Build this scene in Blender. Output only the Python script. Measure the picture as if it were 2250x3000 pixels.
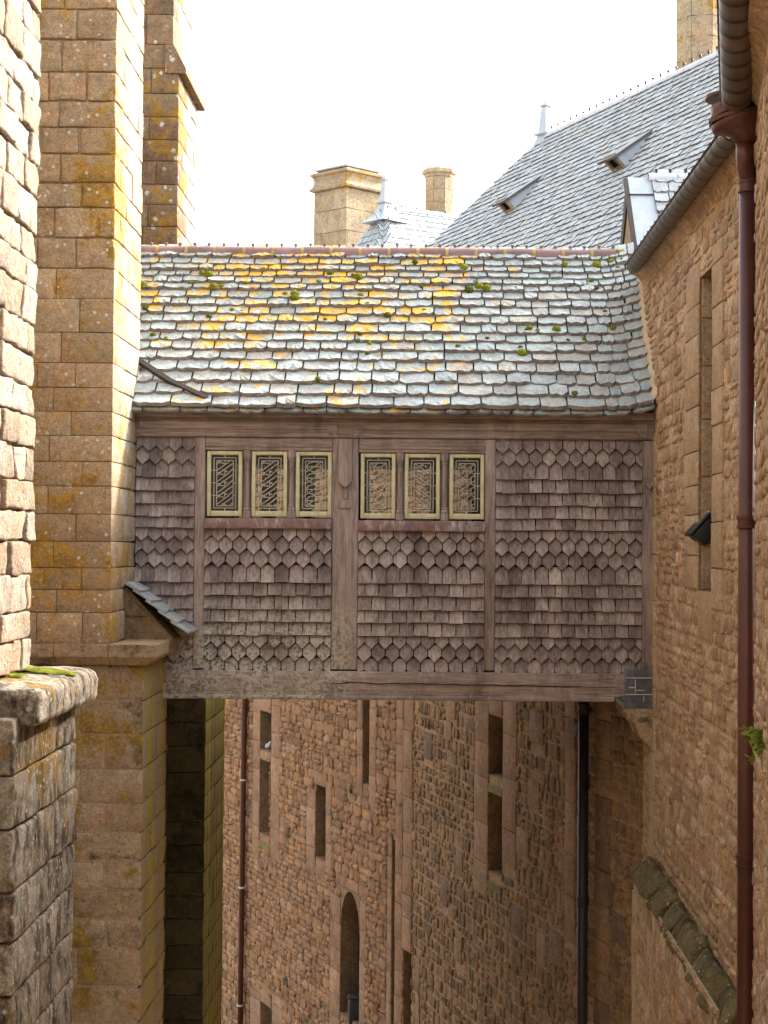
import bpy, math, random
import numpy as np
from mathutils import Matrix, Vector, noise as mnoise
random.seed(7); rng = random.Random(11)
for o in list(bpy.data.objects): bpy.data.objects.remove(o)
scn = bpy.context.scene; COL = scn.collection
# ------------------------------------------------------------------ camera, sky, sun, exposure
F = 4680.0; PX, PY = 1250.0, 1500.0                      # focal length and principal point, photo pixels
PITCH = math.atan(100 / F); ROLL = 0.0075
RC = (Matrix.Rotation(math.pi / 2 + PITCH, 3, 'X') @ Matrix.Rotation(ROLL, 3, 'Z'))
cd = bpy.data.cameras.new('camera'); cam = bpy.data.objects.new('camera', cd); COL.objects.link(cam)
cam.matrix_world = RC.to_4x4()
cd.sensor_fit = 'VERTICAL'; cd.sensor_height = 36; cd.lens = F / 3000 * 36
cd.shift_x = (1125 - PX) / 3000; cd.shift_y = (PY - 1500) / 3000; cd.clip_start = .1; cd.clip_end = 800
scn.camera = cam
SUN = Vector((.67, .46, .585)).normalized()
w = bpy.data.worlds.new('World'); scn.world = w; w.use_nodes = True
wn = w.node_tree; wn.nodes.clear()
sky = wn.nodes.new('ShaderNodeTexSky'); sky.sky_type = 'NISHITA'; sky.sun_disc = False
sky.sun_elevation = math.asin(SUN.z); sky.sun_rotation = math.atan2(SUN.x, SUN.y)
sky.air_density = 1.0; sky.dust_density = 4.0; sky.ozone_density = 1.0
hs = wn.nodes.new('ShaderNodeHueSaturation'); hs.inputs['Saturation'].default_value = .22
bg = wn.nodes.new('ShaderNodeBackground'); bg.inputs['Strength'].default_value = .15
wo = wn.nodes.new('ShaderNodeOutputWorld')
wn.links.new(sky.outputs[0], hs.inputs['Color']); wn.links.new(hs.outputs[0], bg.inputs[0]); wn.links.new(bg.outputs[0], wo.inputs[0])
sl = bpy.data.lights.new('sun', 'SUN'); sl.energy = 2.0; sl.angle = math.radians(6); sl.color = (1, .95, .87)
so = bpy.data.objects.new('sun', sl); COL.objects.link(so)
so.rotation_euler = SUN.to_track_quat('Z', 'Y').to_euler()
scn.view_settings.view_transform = 'Standard'; scn.view_settings.look = 'None'
scn.view_settings.gamma = 1; scn.view_settings.exposure = 2.4
scn.render.resolution_x = 768; scn.render.resolution_y = 1024
scn.cycles.max_bounces = 8; scn.cycles.diffuse_bounces = 5

# ------------------------------------------------------------------ pixel <-> place helpers (used to survey positions)
def ray(px, py): return RC @ Vector(((px - PX) / F, -(py - PY) / F, -1))
def hY(px, py, Y): d = ray(px, py); return d * (Y / d.y)
def hX(px, py, X): d = ray(px, py); return d * (X / d.x)
def hP(px, py, p0, n): d = ray(px, py); return d * (Vector(p0).dot(n) / d.dot(n))
RCI = RC.transposed()
def proj(p):
    q = RCI @ Vector(p)
    if q.z > -.1: return (-9999, -9999, 1)
    return (PX + q.x / -q.z * F, PY - q.y / -q.z * F, -q.z)

# ------------------------------------------------------------------ material helpers
class G:
    def __init__(s, name, rough=.9, spec=.25):
        s.m = bpy.data.materials.new(name); s.m.use_nodes = True; s.t = s.m.node_tree
        s.b = s.t.nodes['Principled BSDF']; s.b.inputs['Roughness'].default_value = rough
        s.b.inputs['Specular IOR Level'].default_value = spec
        s.pos = s.n('ShaderNodeNewGeometry').outputs['Position']
    def n(s, t): return s.t.nodes.new(t)
    def set(s, sock, v):
        if hasattr(v, 'is_output'): s.t.links.new(v, sock)
        elif isinstance(v, tuple) and len(v) == 3 and sock.type == 'RGBA': sock.default_value = (*v, 1)
        else: sock.default_value = v
    def map(s, sc, loc=(0, 0, 0), rot=(0, 0, 0), vec=None):
        m = s.n('ShaderNodeMapping'); s.set(m.inputs['Vector'], vec or s.pos)
        m.inputs['Scale'].default_value = sc; m.inputs['Location'].default_value = loc; m.inputs['Rotation'].default_value = rot
        return m.outputs[0]
    def noise(s, sc, det=5, ro=.6, vec=None, dist=0):
        x = s.n('ShaderNodeTexNoise'); s.set(x.inputs['Vector'], vec or s.pos)
        x.inputs['Scale'].default_value = sc; x.inputs['Detail'].default_value = det
        x.inputs['Roughness'].default_value = ro; x.inputs['Distortion'].default_value = dist
        return x.outputs['Fac']
    def vor(s, sc, vec=None, rnd=1):
        x = s.n('ShaderNodeTexVoronoi'); s.set(x.inputs['Vector'], vec or s.pos)
        x.inputs['Scale'].default_value = sc; x.inputs['Randomness'].default_value = rnd
        return x.outputs['Distance']
    def ramp(s, f, stops, interp='LINEAR'):
        r = s.n('ShaderNodeValToRGB'); s.set(r.inputs[0], f); e = r.color_ramp.elements; r.color_ramp.interpolation = interp
        while len(e) < len(stops): e.new(.5)
        for i, (p, c) in enumerate(stops):
            e[i].position = p; e[i].color = (*(c if isinstance(c, tuple) else (c, c, c)), 1)
        return r.outputs[0]
    def mix(s, f, a, b, bl='MIX'):
        x = s.n('ShaderNodeMix'); x.data_type = 'RGBA'; x.blend_type = bl
        s.set(x.inputs[0], f); s.set(x.inputs[6], a); s.set(x.inputs[7], b); return x.outputs[2]
    def math(s, op, a, b=0., clamp=False):
        x = s.n('ShaderNodeMath'); x.operation = op; x.use_clamp = clamp; s.set(x.inputs[0], a); s.set(x.inputs[1], b); return x.outputs[0]
    def rnd(s, k=1.0):
        a = s.n('ShaderNodeObjectInfo').outputs['Random']; b = s.n('ShaderNodeNewGeometry').outputs['Random Per Island']
        return s.math('FRACT', s.math('MULTIPLY', s.math('ADD', a, b), k))
    def sep(s):
        x = s.n('ShaderNodeSeparateXYZ'); s.set(x.inputs[0], s.pos); return x.outputs
    def bump(s, h, st=.5, d=.02, prev=None):
        x = s.n('ShaderNodeBump'); x.inputs['Strength'].default_value = st; x.inputs['Distance'].default_value = d
        s.set(x.inputs['Height'], h)
        if prev: s.set(x.inputs['Normal'], prev)
        s.t.links.new(x.outputs[0], s.b.inputs['Normal']); return x.outputs[0]
    def out(s, c): s.set(s.b.inputs['Base Color'], c); return s.m

def stone(name, tones, var=.35, yel=0., yelc=(.50, .27, .02), white=0., whitec=(.62, .59, .53), dark=0., streak=0., bump=.8, ysc=2.6, yst=None, fine=1., wsc=11, darkc=(.045, .036, .026), dsc=None, side=None):
    g = G(name); r = g.rnd()
    c = g.ramp(r, [((i + .0) / max(1, len(tones) - 1), t) for i, t in enumerate(tones)])
    n1 = g.noise(2.6, 6, .7); n2 = g.noise(13 * fine, 6, .75); n3 = g.noise(42 * fine, 4, .8)
    c = g.mix(1, c, g.ramp(n1, [(.25, 1 - var), (.75, 1 + var * .7)]), 'MULTIPLY')
    c = g.mix(1, c, g.ramp(n2, [(.3, 1 - var), (.5, 1.), (.7, 1 + var * .7)]), 'MULTIPLY')
    c = g.mix(1, c, g.ramp(n3, [(.32, .5), (.47, .96), (.55, 1.04), (.7, 1.5)]), 'MULTIPLY')
    hue = g.noise(5.5, 4, .6)
    c = g.mix(1, c, g.ramp(hue, [(.3, (1.12, .96, .84)), (.5, (1., 1., 1.)), (.7, (.93, 1.0, 1.06))]), 'MULTIPLY')
    if dark:
        vs = g.map(dsc or ((7, 7, .55) if streak else (1.1, 1.1, 1.1))); nd = g.noise(1.6, 8, .72, vs)
        c = g.mix(g.ramp(nd, [(.62 - dark * .26, 0.), (.70 - dark * .18, .88)]), c, darkc)
    if yel:
        vec = g.map(yst) if yst else g.pos
        ny = g.math('ADD', g.math('MULTIPLY', g.noise(ysc, 9, .74, vec), .55), g.math('MULTIPLY', g.noise(.75, 3, .55), .45))
        m = g.ramp(ny, [(.60 - yel * .15, 0.), (.635 - yel * .14, .9)])
        m = g.mix(1, m, g.ramp(g.noise(28, 5, .75), [(.34, .0), (.52, 1.)]), 'MULTIPLY')
        yc = g.mix(g.ramp(g.noise(7, 4), [(.35, 0.), (.65, 1.)]), yelc, tuple(x * .5 for x in yelc))
        c = g.mix(m, c, yc)
    if side:       # alley-facing sides switch to their own base with yellow streaks of lichen
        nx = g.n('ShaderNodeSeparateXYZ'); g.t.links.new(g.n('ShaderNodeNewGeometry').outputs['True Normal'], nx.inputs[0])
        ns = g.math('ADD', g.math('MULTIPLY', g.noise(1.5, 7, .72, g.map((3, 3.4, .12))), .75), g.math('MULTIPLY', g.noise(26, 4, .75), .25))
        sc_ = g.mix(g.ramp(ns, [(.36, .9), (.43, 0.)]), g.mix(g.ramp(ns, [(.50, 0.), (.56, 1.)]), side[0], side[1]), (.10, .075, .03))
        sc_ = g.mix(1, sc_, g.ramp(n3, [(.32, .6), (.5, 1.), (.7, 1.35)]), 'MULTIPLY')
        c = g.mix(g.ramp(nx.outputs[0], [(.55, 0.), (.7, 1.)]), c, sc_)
    if white:
        nv = g.math('ADD', g.vor(wsc), g.math('MULTIPLY', g.noise(30, 4), .35))
        m = g.ramp(nv, [(.27 + white * .1, .95), (.31 + white * .1, 0.)])
        m = g.mix(1, m, g.ramp(g.noise(1.9, 6, .75), [(.58 - white * .2, 0.), (.66 - white * .2, 1.)]), 'MULTIPLY')
        c = g.mix(m, c, whitec)
    h = g.math('ADD', g.math('MULTIPLY', n2, 1.), g.math('MULTIPLY', n3, .55))
    g.bump(h, bump, .035)
    return g.out(c)

def wood(name, tones, axis='z', lichen=0., crack=.5):
    g = G(name, .85, .2); r = g.rnd()
    c = g.ramp(r, [(i / (len(tones) - 1), t) for i, t in enumerate(tones)])
    sc = {'z': (9, 9, .8), 'x': (.8, 9, 9)}[axis]
    v = g.map(sc); gr = g.noise(4.5, 8, .7, v); gr2 = g.noise(1.3, 4, .6, g.map(tuple(x * .35 for x in sc)))
    c = g.mix(1, c, g.ramp(gr, [(.3, .45), (.5, .95), (.72, 1.35)]), 'MULTIPLY')
    c = g.mix(1, c, g.ramp(gr2, [(.3, .55), (.52, 1.), (.7, 1.25)]), 'MULTIPLY')
    c = g.mix(g.ramp(g.noise(2.0, 7, .7, g.map((1.6, 1, .7))), [(.52, 0.), (.66, .62)]), c, (.11, .082, .076))
    c = g.mix(g.ramp(g.noise(2.7, 7, .7, g.map((2.4, 1, .8), (9, 2, 4))), [(.55, 0.), (.68, .5)]), c, (.50, .44, .41))
    if lichen:
        x, y, z = g.sep()
        m = g.ramp(g.noise(26, 6, .78), [(.46, 0.), (.52, 1.)])
        # crust of pale lichen over the damp lower left corner
        gx = g.ramp(g.math('MULTIPLY', g.math('ADD', x, 3.0), .28, True), [(0., 1.), (.6, .9), (.72, .15), (.9, .0)])
        gz = g.ramp(g.math('MULTIPLY', g.math('ADD', z, 1.75), .65, True), [(.1, 1.), (.55, .9), (.85, .0)])
        m = g.mix(1, g.mix(1, m, gx, 'MULTIPLY'), gz, 'MULTIPLY')
        m = g.mix(1, m, g.ramp(g.noise(3.4, 4), [(.34, .1), (.52, 1.)]), 'MULTIPLY')
        c = g.mix(m, c, (.47, .45, .38))
    g.bump(g.math('ADD', gr, g.math('MULTIPLY', g.noise(60, 3), .2)), crack, .012)
    return g.out(c)

def plain(name, col, rough=.5, var=.2, metal=0., sc=8, bump=.15, spec=.4, dirt=None):
    g = G(name, rough, spec); g.b.inputs['Metallic'].default_value = metal
    c = g.mix(1, col, g.ramp(g.noise(sc, 6, .65), [(.3, 1 - var), (.7, 1 + var)]), 'MULTIPLY')
    if dirt: c = g.mix(g.ramp(g.noise(sc * .6, 7, .7, g.map((1.5, 1.5, .5))), [(.5, 0.), (.68, .8)]), c, dirt)
    if bump: g.bump(g.noise(sc * 6, 4), bump, .008)
    return g.out(c)

M = {}
T3 = lambda *a: list(a)
M['pier'] = stone('pier_granite', T3((0.451, 0.325, 0.198), (0.385, 0.275, 0.165), (0.495, 0.363, 0.231), (0.418, 0.292, 0.176)), .3, yel=.62, white=.66)
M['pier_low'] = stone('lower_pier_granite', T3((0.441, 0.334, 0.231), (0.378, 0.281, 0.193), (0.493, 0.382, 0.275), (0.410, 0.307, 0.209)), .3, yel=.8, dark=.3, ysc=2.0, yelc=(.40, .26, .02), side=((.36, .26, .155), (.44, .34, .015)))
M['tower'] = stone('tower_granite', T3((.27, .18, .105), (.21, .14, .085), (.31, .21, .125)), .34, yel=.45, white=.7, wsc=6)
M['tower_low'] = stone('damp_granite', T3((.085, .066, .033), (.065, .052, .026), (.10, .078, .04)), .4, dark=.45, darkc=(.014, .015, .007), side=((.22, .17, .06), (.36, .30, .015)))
M['abbey'] = stone('abbey_granite', T3((.2, .15, .085), (.24, .18, .1)), .3)
M['rough'] = stone('rough_pale_granite', T3((0.336, 0.260, 0.185), (0.378, 0.307, 0.228), (0.286, 0.210, 0.138), (0.344, 0.252, 0.168), (0.386, 0.319, 0.249)), .28, white=.3, bump=1., fine=.8)
M['sunlit_side'] = stone('pale_lit_granite', T3((.42, .345, .255), (.46, .385, .295)), .3, bump=.8)  # tower stone again, paler so the alley face looks sunlit
M['streaked'] = stone('streaked_granite', T3((0.456, 0.378, 0.276), (0.540, 0.456, 0.342), (0.396, 0.318, 0.228)), .5, dark=.62, dsc=(4.5, 4.5, 2.2), white=.8, wsc=13, yel=.42, yst=(1.6, 1.6, .9), ysc=2.6, bump=1.2, darkc=(.045, .034, .026))
M['lichen_side'] = stone('sunlit_lichened_granite', T3((.43, .355, .26), (.47, .395, .30)), .28, yel=.7, yst=(2.2, 2.2, .9), ysc=2.3, yelc=(.58, .33, .03), white=.5)  # yellow lichen over a base paled for the sunlit face
M['lichen_low'] = stone('yellow_streaked_granite', T3((.36, .27, .165), (.42, .32, .20)), .28, yel=.78, yst=(3, 3.4, .16), ysc=1.5, yelc=(.50, .37, .015), dark=.36, dsc=(3, 4, .2))
M['coping'] = stone('coping_granite', T3((.42, .31, .2), (.36, .26, .165)), .3, dark=.3, white=.2)
M['mortar'] = stone('lime_mortar', T3((.40, .31, .21), (.42, .32, .215)), .2, bump=.5)
M['mortar_pale'] = stone('pale_mortar', T3((0.525, 0.389, 0.258), (0.546, 0.405, 0.270)), .3, bump=.9, fine=.8)
M['rub_right'] = stone('right_rubble', T3((0.506, 0.347, 0.218), (0.418, 0.269, 0.160), (0.594, 0.437, 0.301), (0.363, 0.224, 0.141), (0.550, 0.370, 0.211), (0.473, 0.314, 0.198), (0.616, 0.459, 0.333)), .34, bump=1., fine=.8)
M['ash_right'] = stone('right_ashlar', T3((0.497, 0.363, 0.242), (0.454, 0.319, 0.206), (0.540, 0.402, 0.271)), .24)
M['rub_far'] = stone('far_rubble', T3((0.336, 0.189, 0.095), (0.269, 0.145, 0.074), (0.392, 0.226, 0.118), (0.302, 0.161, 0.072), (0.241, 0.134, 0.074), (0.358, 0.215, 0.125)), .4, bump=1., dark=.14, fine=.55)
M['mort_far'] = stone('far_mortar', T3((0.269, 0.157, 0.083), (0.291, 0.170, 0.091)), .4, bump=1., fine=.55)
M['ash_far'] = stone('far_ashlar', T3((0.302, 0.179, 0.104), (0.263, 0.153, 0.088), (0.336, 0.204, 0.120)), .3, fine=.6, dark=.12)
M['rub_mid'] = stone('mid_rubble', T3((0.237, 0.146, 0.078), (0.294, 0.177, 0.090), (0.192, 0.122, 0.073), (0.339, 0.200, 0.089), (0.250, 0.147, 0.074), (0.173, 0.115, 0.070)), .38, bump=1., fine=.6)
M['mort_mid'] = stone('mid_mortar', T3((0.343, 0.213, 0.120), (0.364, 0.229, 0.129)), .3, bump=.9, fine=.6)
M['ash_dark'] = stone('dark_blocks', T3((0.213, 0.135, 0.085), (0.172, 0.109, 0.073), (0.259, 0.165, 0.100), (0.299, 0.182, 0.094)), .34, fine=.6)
M['jamb'] = stone('jamb_granite', T3((.25, .16, .09), (.21, .135, .078)), .3, white=.3, wsc=20, fine=.6)
M['reveal'] = stone('reveal_granite', T3((.42, .30, .195), (.36, .25, .16), (.40, .29, .20)), .3, white=.3)
M['cheek'] = stone('cheek_slate', T3((.24, .18, .11), (.17, .13, .09), (.28, .19, .1)), .4, yel=.2)
M['sill'] = stone('mossy_sill', T3((.19, .155, .055), (.165, .135, .045)), .4, dark=.1, fine=.6)
M['ledge'] = stone('mossy_ledge', T3((.175, .145, .06), (.21, .17, .08), (.15, .125, .058)), .45, white=.62, wsc=16, dark=.3, bump=1.)
M['chimney'] = stone('chimney_granite', T3((.44, .345, .225), (.39, .30, .19), (.48, .385, .26)), .26, yel=.34, fine=.5)
M['wood_v'] = wood('weathered_oak_upright', T3((.315, .252, .23), (.295, .235, .213)), 'z', lichen=.6)
M['wood_h'] = wood('weathered_oak_beam', T3((.33, .26, .23), (.31, .245, .217)), 'x', lichen=1, crack=1.)
M['shingle'] = wood('oak_shingle', T3((.305, .25, .24), (.225, .182, .176), (.38, .32, .303), (.275, .224, .214), (.44, .38, .355), (.185, .148, .145), (.325, .27, .256)), 'z', lichen=1, crack=.9)
M['shingle_edge'] = plain('shingle_edge_shade', (.055, .04, .034), .9)  # edge faces painted dark to draw the shadow lines around shingles
M['slate_edge'] = plain('slate_edge_shade', (.19, .165, .145), .8, .4, sc=20)  # dark edge colour stands in for shadow between slates
M['slate_edge_far'] = plain('slate_edge', (.10, .088, .08), .8, .3, sc=12)  # same painted shadow line for the distant roofs, darker
M['darkwood'] = plain('dark_timber', (.05, .038, .03), .8)
M['pipe_red'] = plain('red_brown_cast_iron', (.085, .025, .016), .4, .22, sc=5, bump=.08, dirt=(.055, .03, .026))
M['pipe_dark'] = plain('dark_cast_iron', (.028, .019, .017), .5, .2)
M['gutter'] = plain('brown_zinc_gutter', (.10, .07, .052), .45, .25, sc=4, bump=.06)
M['gutter_seam'] = plain('gutter_seam', (.035, .024, .02), .6)
M['lead'] = plain('weathered_lead', (.085, .095, .115), .5, .4, sc=9, dirt=(.22, .24, .27), metal=.1)
M['zinc'] = plain('pale_zinc', (.40, .45, .50), .42, .12, sc=5, bump=.08)
M['lead_old'] = plain('red_stained_lead', (.20, .125, .12), .6, .35, sc=9, dirt=(.55, .56, .60))
M['cream'] = plain('cream_paint', (.56, .54, .34), .55, .12, sc=12, bump=.2, dirt=(.38, .31, .19))
M['came'] = plain('lead_came', (.42, .41, .37), .5, .2)
M['black'] = plain('black_housing', (.02, .021, .024), .4, .1)
M['tile'] = plain('ridge_tile', (.21, .125, .115), .45, .4, sc=2.3, bump=.1, dirt=(.16, .065, .04))
M['tile_grey'] = plain('grey_ridge_tile', (.50, .51, .55), .5, .15, sc=3)
M['tile_mortar'] = plain('lichened_mortar', (.36, .25, .09), .9, .4, sc=20)
M['plaster'] = plain('plaster_fillet', (.52, .4, .27), .9, .12, sc=6)
M['ground'] = stone('ground_paving', T3((.2, .16, .11), (.24, .19, .13)), .3)
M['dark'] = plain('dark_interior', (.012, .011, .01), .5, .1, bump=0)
def slate_mat(name, tones, yel, sc=1., bands=True):
    g = G(name, .62, .35); r = g.rnd()
    c = g.ramp(r, [(i / (len(tones) - 1), t) for i, t in enumerate(tones)])
    n1 = g.noise(7 * sc, 6, .7); n2 = g.noise(30 * sc, 5, .7)
    c = g.mix(1, c, g.ramp(n1, [(.3, .78), (.7, 1.18)]), 'MULTIPLY')
    c = g.mix(1, c, g.ramp(n2, [(.3, .72), (.7, 1.22)]), 'MULTIPLY')
    c = g.mix(g.ramp(g.noise(3.0, 6, .7), [(.52, 0.), (.68, .7)]), c, (.31, .265, .22))
    if yel:
        x, y, z = g.sep()
        ny = g.math('ADD', g.math('MULTIPLY', g.noise(6.5, 8, .7, g.map((1, 1, 1.7))), .72), g.math('MULTIPLY', g.noise(1.7, 3, .5, g.map((.8, 1, 1), (3, 0, 0))), .20))
        if bands:
            # lichen thrives on the upper two thirds, dies out towards the damp wall at the right
            gz = g.ramp(g.math('MULTIPLY', g.math('SUBTRACT', z, 1.35), .47, True), [(0., .0), (.3, .02), (.55, .07), (.85, .085), (1., .06)])
            gx = g.ramp(g.math('MULTIPLY', g.math('ADD', x, 3.2), .18, True), [(0., .0), (.35, .02), (.6, .03), (.78, -.0), (.9, 0.)])
            gx2 = g.ramp(g.math('MULTIPLY', g.math('ADD', x, 3.2), .18, True), [(.6, 0.), (.9, .17)])
            ny = g.math('SUBTRACT', g.math('ADD', ny, g.math('ADD', gz, gx)), gx2)
        ny = g.math('ADD', ny, g.math('MULTIPLY', g.rnd(7.3), .08))
        m = g.ramp(ny, [(.643 - yel * .045, 0.), (.656 - yel * .045, 1.)])
        m = g.mix(1, m, g.ramp(g.noise(34, 5, .75), [(.36, .0), (.46, 1.)]), 'MULTIPLY')
        c = g.mix(m, c, g.mix(g.noise(14, 3), (.86, .49, .02), (.72, .37, .02)))
    g.bump(g.math('ADD', n1, g.math('MULTIPLY', n2, .6)), 1., .03)
    return g.out(c)
M['slate'] = slate_mat('lichened_slate', T3((.42, .495, .48), (.35, .415, .415), (.48, .545, .53), (.38, .435, .46), (.46, .45, .39), (.31, .36, .375), (.44, .515, .495)), 1.)
M['slate_far'] = slate_mat('grey_slate', T3((.42, .465, .48), (.37, .415, .43), (.46, .505, .51), (.40, .445, .46)), .3, 1.2, False)
M['slate_vent'] = slate_mat('vent_slate', T3((.27, .30, .31), (.30, .33, .34)), 0, 1.2, False)  # roof slate toned down to offset extra sky light on flatter vents
def moss_mat():
    g = G('moss', .95, .1); c = g.ramp(g.rnd(), [(0, (.07, .095, .012)), (.35, (.15, .175, .012)), (.75, (.24, .25, .018)), (1, (.09, .065, .03))])
    c = g.mix(1, c, g.ramp(g.noise(60, 4, .7), [(.3, .5), (.7, 1.4)]), 'MULTIPLY'); g.bump(g.noise(120, 3), 1., .02); return g.out(c)
M['moss'] = moss_mat()
M['moss_flat'] = plain('moss_sheet', (.15, .165, .016), .95, .6, sc=24, bump=1., spec=.1)
def glass_mat():
    m = bpy.data.materials.new('old_glass'); m.use_nodes = True; t = m.node_tree; t.nodes.clear()
    o = t.nodes.new('ShaderNodeOutputMaterial'); a = t.nodes.new('ShaderNodeBsdfTransparent'); b = t.nodes.new('ShaderNodeBsdfGlossy'); x = t.nodes.new('ShaderNodeMixShader'); f = t.nodes.new('ShaderNodeFresnel')
    a.inputs[0].default_value = (.86, .92, .88, 1); b.inputs['Roughness'].default_value = .03; f.inputs[0].default_value = 1.6
    n = t.nodes.new('ShaderNodeTexNoise'); n.inputs['Scale'].default_value = 9; bp = t.nodes.new('ShaderNodeBump'); bp.inputs['Strength'].default_value = .12; bp.inputs['Distance'].default_value = .02
    t.links.new(n.outputs[0], bp.inputs['Height']); t.links.new(bp.outputs[0], b.inputs['Normal']); t.links.new(f.outputs[0], x.inputs[0])
    t.links.new(a.outputs[0], x.inputs[1]); t.links.new(b.outputs[0], x.inputs[2]); t.links.new(x.outputs[0], o.inputs[0]); return m
M['glass'] = glass_mat()
def leaf_mat():
    g = G('leaf', .55, .3); c = g.ramp(g.rnd(), [(0, (.15, .26, .03)), (1, (.34, .44, .07))]); return g.out(c)
M['leaf'] = leaf_mat()

# ------------------------------------------------------------------ object helpers
def mesh(name, V, Fc, mat, smooth=False):
    me = bpy.data.meshes.new(name); me.from_pydata([tuple(v) for v in V], [], Fc); me.update()
    if smooth: me.polygons.foreach_set('use_smooth', [True] * len(me.polygons))
    if mat: me.materials.append(M[mat] if isinstance(mat, str) else mat)
    return me
def thing(name, label, cat, loc, group=None):
    o = bpy.data.objects.new(name, None); o.empty_display_size = .2; COL.objects.link(o); o.location = loc
    o['label'] = label; o['category'] = cat; o['kind'] = 'thing'
    group = group or {'downpipe': 'cast-iron downpipes', 'chimney': 'stone chimneys on the skyline', 'gutter': 'half-round gutters on the right wall', 'buttress': 'granite buttresses on the left', 'floodlight': 'black floodlights'}.get(cat)
    if group: o['group'] = group
    return o
def rootloc(p):
    l = Vector(p.location)
    while p.parent: p = p.parent; l = Vector(p.location)
    return l
def link(name, me, parent=None, mw=None):
    o = bpy.data.objects.new(name, me); COL.objects.link(o)
    if parent:
        o.parent = parent
        o.matrix_parent_inverse = Matrix.Translation(-Vector(parent.location)) if parent.type == 'EMPTY' else Matrix.Identity(4)
    if mw is not None: o.matrix_basis = mw
    return o
# children of mesh parts: the part meshes built here sit at the world origin, so an identity inverse only needs the Empty's own offset
def part(name, V, Fc, mat, parent, smooth=False, stuff=False, label=None):
    o = link(name, mesh(name, V, Fc, mat, smooth), parent)
    if stuff: o['kind'] = 'stuff'
    if label: o['label'] = label
    return o
class B:
    """collects geometry for one mesh"""
    def __init__(s): s.v = []; s.f = []
    def add(s, V, Fc):
        k = len(s.v); s.v += [tuple(v) for v in V]; s.f += [tuple(i + k for i in f) for f in Fc]; return s
    def box(s, a, b):
        x0, y0, z0 = a; x1, y1, z1 = b
        return s.add([(x0, y0, z0), (x1, y0, z0), (x1, y1, z0), (x0, y1, z0), (x0, y0, z1), (x1, y0, z1), (x1, y1, z1), (x0, y1, z1)],
                     [(0, 3, 2, 1), (4, 5, 6, 7), (0, 1, 5, 4), (1, 2, 6, 5), (2, 3, 7, 6), (3, 0, 4, 7)])
    def bar(s, p, q, wd, dp, up=(0, -1, 0)):
        p = Vector(p); q = Vector(q); t = (q - p).normalized(); n = Vector(up); b = t.cross(n).normalized() * wd / 2; n = b.cross(t).normalized() * dp / 2
        V = [p - b - n, p + b - n, p + b + n, p - b + n, q - b - n, q + b - n, q + b + n, q - b + n]
        return s.add(V, [(0, 1, 2, 3), (7, 6, 5, 4), (0, 4, 5, 1), (1, 5, 6, 2), (2, 6, 7, 3), (3, 7, 4, 0)])
    def tube(s, pts, rad, n=16, caps=True, arc=None, up=(0, 0, 1)):
        pts = [Vector(p) for p in pts]; rad = rad if isinstance(rad, (list, tuple)) else [rad] * len(pts); k = len(s.v); a0, a1 = arc or (0, 2 * math.pi); cl = arc is None
        m = n if cl else n + 1
        for i, p in enumerate(pts):
            t = (pts[min(i + 1, len(pts) - 1)] - pts[max(i - 1, 0)]).normalized(); u = Vector(up)
            if abs(t.dot(u)) > .95: u = Vector((0, 1, 0))
            x = t.cross(u).normalized(); y = x.cross(t).normalized()
            for j in range(m):
                a = a0 + (a1 - a0) * j / n; s.v.append(tuple(p + (x * math.cos(a) + y * math.sin(a)) * rad[i]))
        for i in range(len(pts) - 1):
            for j in range(n):
                j2 = (j + 1) % m; s.f.append((k + i * m + j, k + i * m + j2, k + (i + 1) * m + j2, k + (i + 1) * m + j))
        if caps and cl: s.f.append(tuple(k + j for j in range(m))[::-1]); s.f.append(tuple(k + (len(pts) - 1) * m + j for j in range(m)))
        return s
    def prism(s, poly, d0, d1, fr):
        """poly in 2D, extruded d0..d1; fr maps (a,b,d) to a point"""
        n = len(poly); V = [fr(a, b, d0) for a, b in poly] + [fr(a, b, d1) for a, b in poly]
        return s.add(V, [tuple(range(n))[::-1], tuple(range(n, 2 * n))] + [(i, (i + 1) % n, n + (i + 1) % n, n + i) for i in range(n)])
    def part(s, name, mat, parent, smooth=False, **k): return part(name, s.v, s.f, mat, parent, smooth, **k)
def rbox(a, b, r, amp=0., fs=3., mid=True, seed=0., bias=None):
    """rounded, worn block between corners a and b"""
    c = [(a[i] + b[i]) / 2 for i in range(3)]; h = [abs(b[i] - a[i]) / 2 for i in range(3)]; r = min(r, min(h) * .9)
    ts = [([-h[i], -h[i] + r] + ([0.] if mid is True and h[i] > .06 else []) + ([-h[i] * .5, 0., h[i] * .5] if mid == 2 and h[i] > .06 else []) + [h[i] - r, h[i]]) for i in range(3)]
    idx = {}; V = []; Fc = []
    def vid(i, j, k):
        if (i, j, k) not in idx:
            p = [ts[0][i], ts[1][j], ts[2][k]]; q = [max(-(h[m] - r), min(h[m] - r, p[m])) for m in range(3)]
            d = [p[m] - q[m] for m in range(3)]; L = math.sqrt(sum(x * x for x in d))
            if L > 1e-9: p = [q[m] + d[m] / L * r for m in range(3)]
            P = Vector((p[0] + c[0], p[1] + c[1], p[2] + c[2]))
            if amp: P += Vector(mnoise.noise_vector(P * fs + Vector((seed, seed * 1.7, 0)))) * amp
            idx[(i, j, k)] = len(V); V.append(P)
        return idx[(i, j, k)]
    n = [len(t) for t in ts]
    for ax in range(3):
        u, v = (ax + 1) % 3, (ax + 2) % 3
        for side in (0, n[ax] - 1):
            for i in range(n[u] - 1):
                for j in range(n[v] - 1):
                    def g(ii, jj):
                        t = [0, 0, 0]; t[ax] = side; t[u] = ii; t[v] = jj; return vid(*t)
                    q = (g(i, j), g(i + 1, j), g(i + 1, j + 1), g(i, j + 1)); Fc.append(q if side else q[::-1])
    return V, Fc
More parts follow.
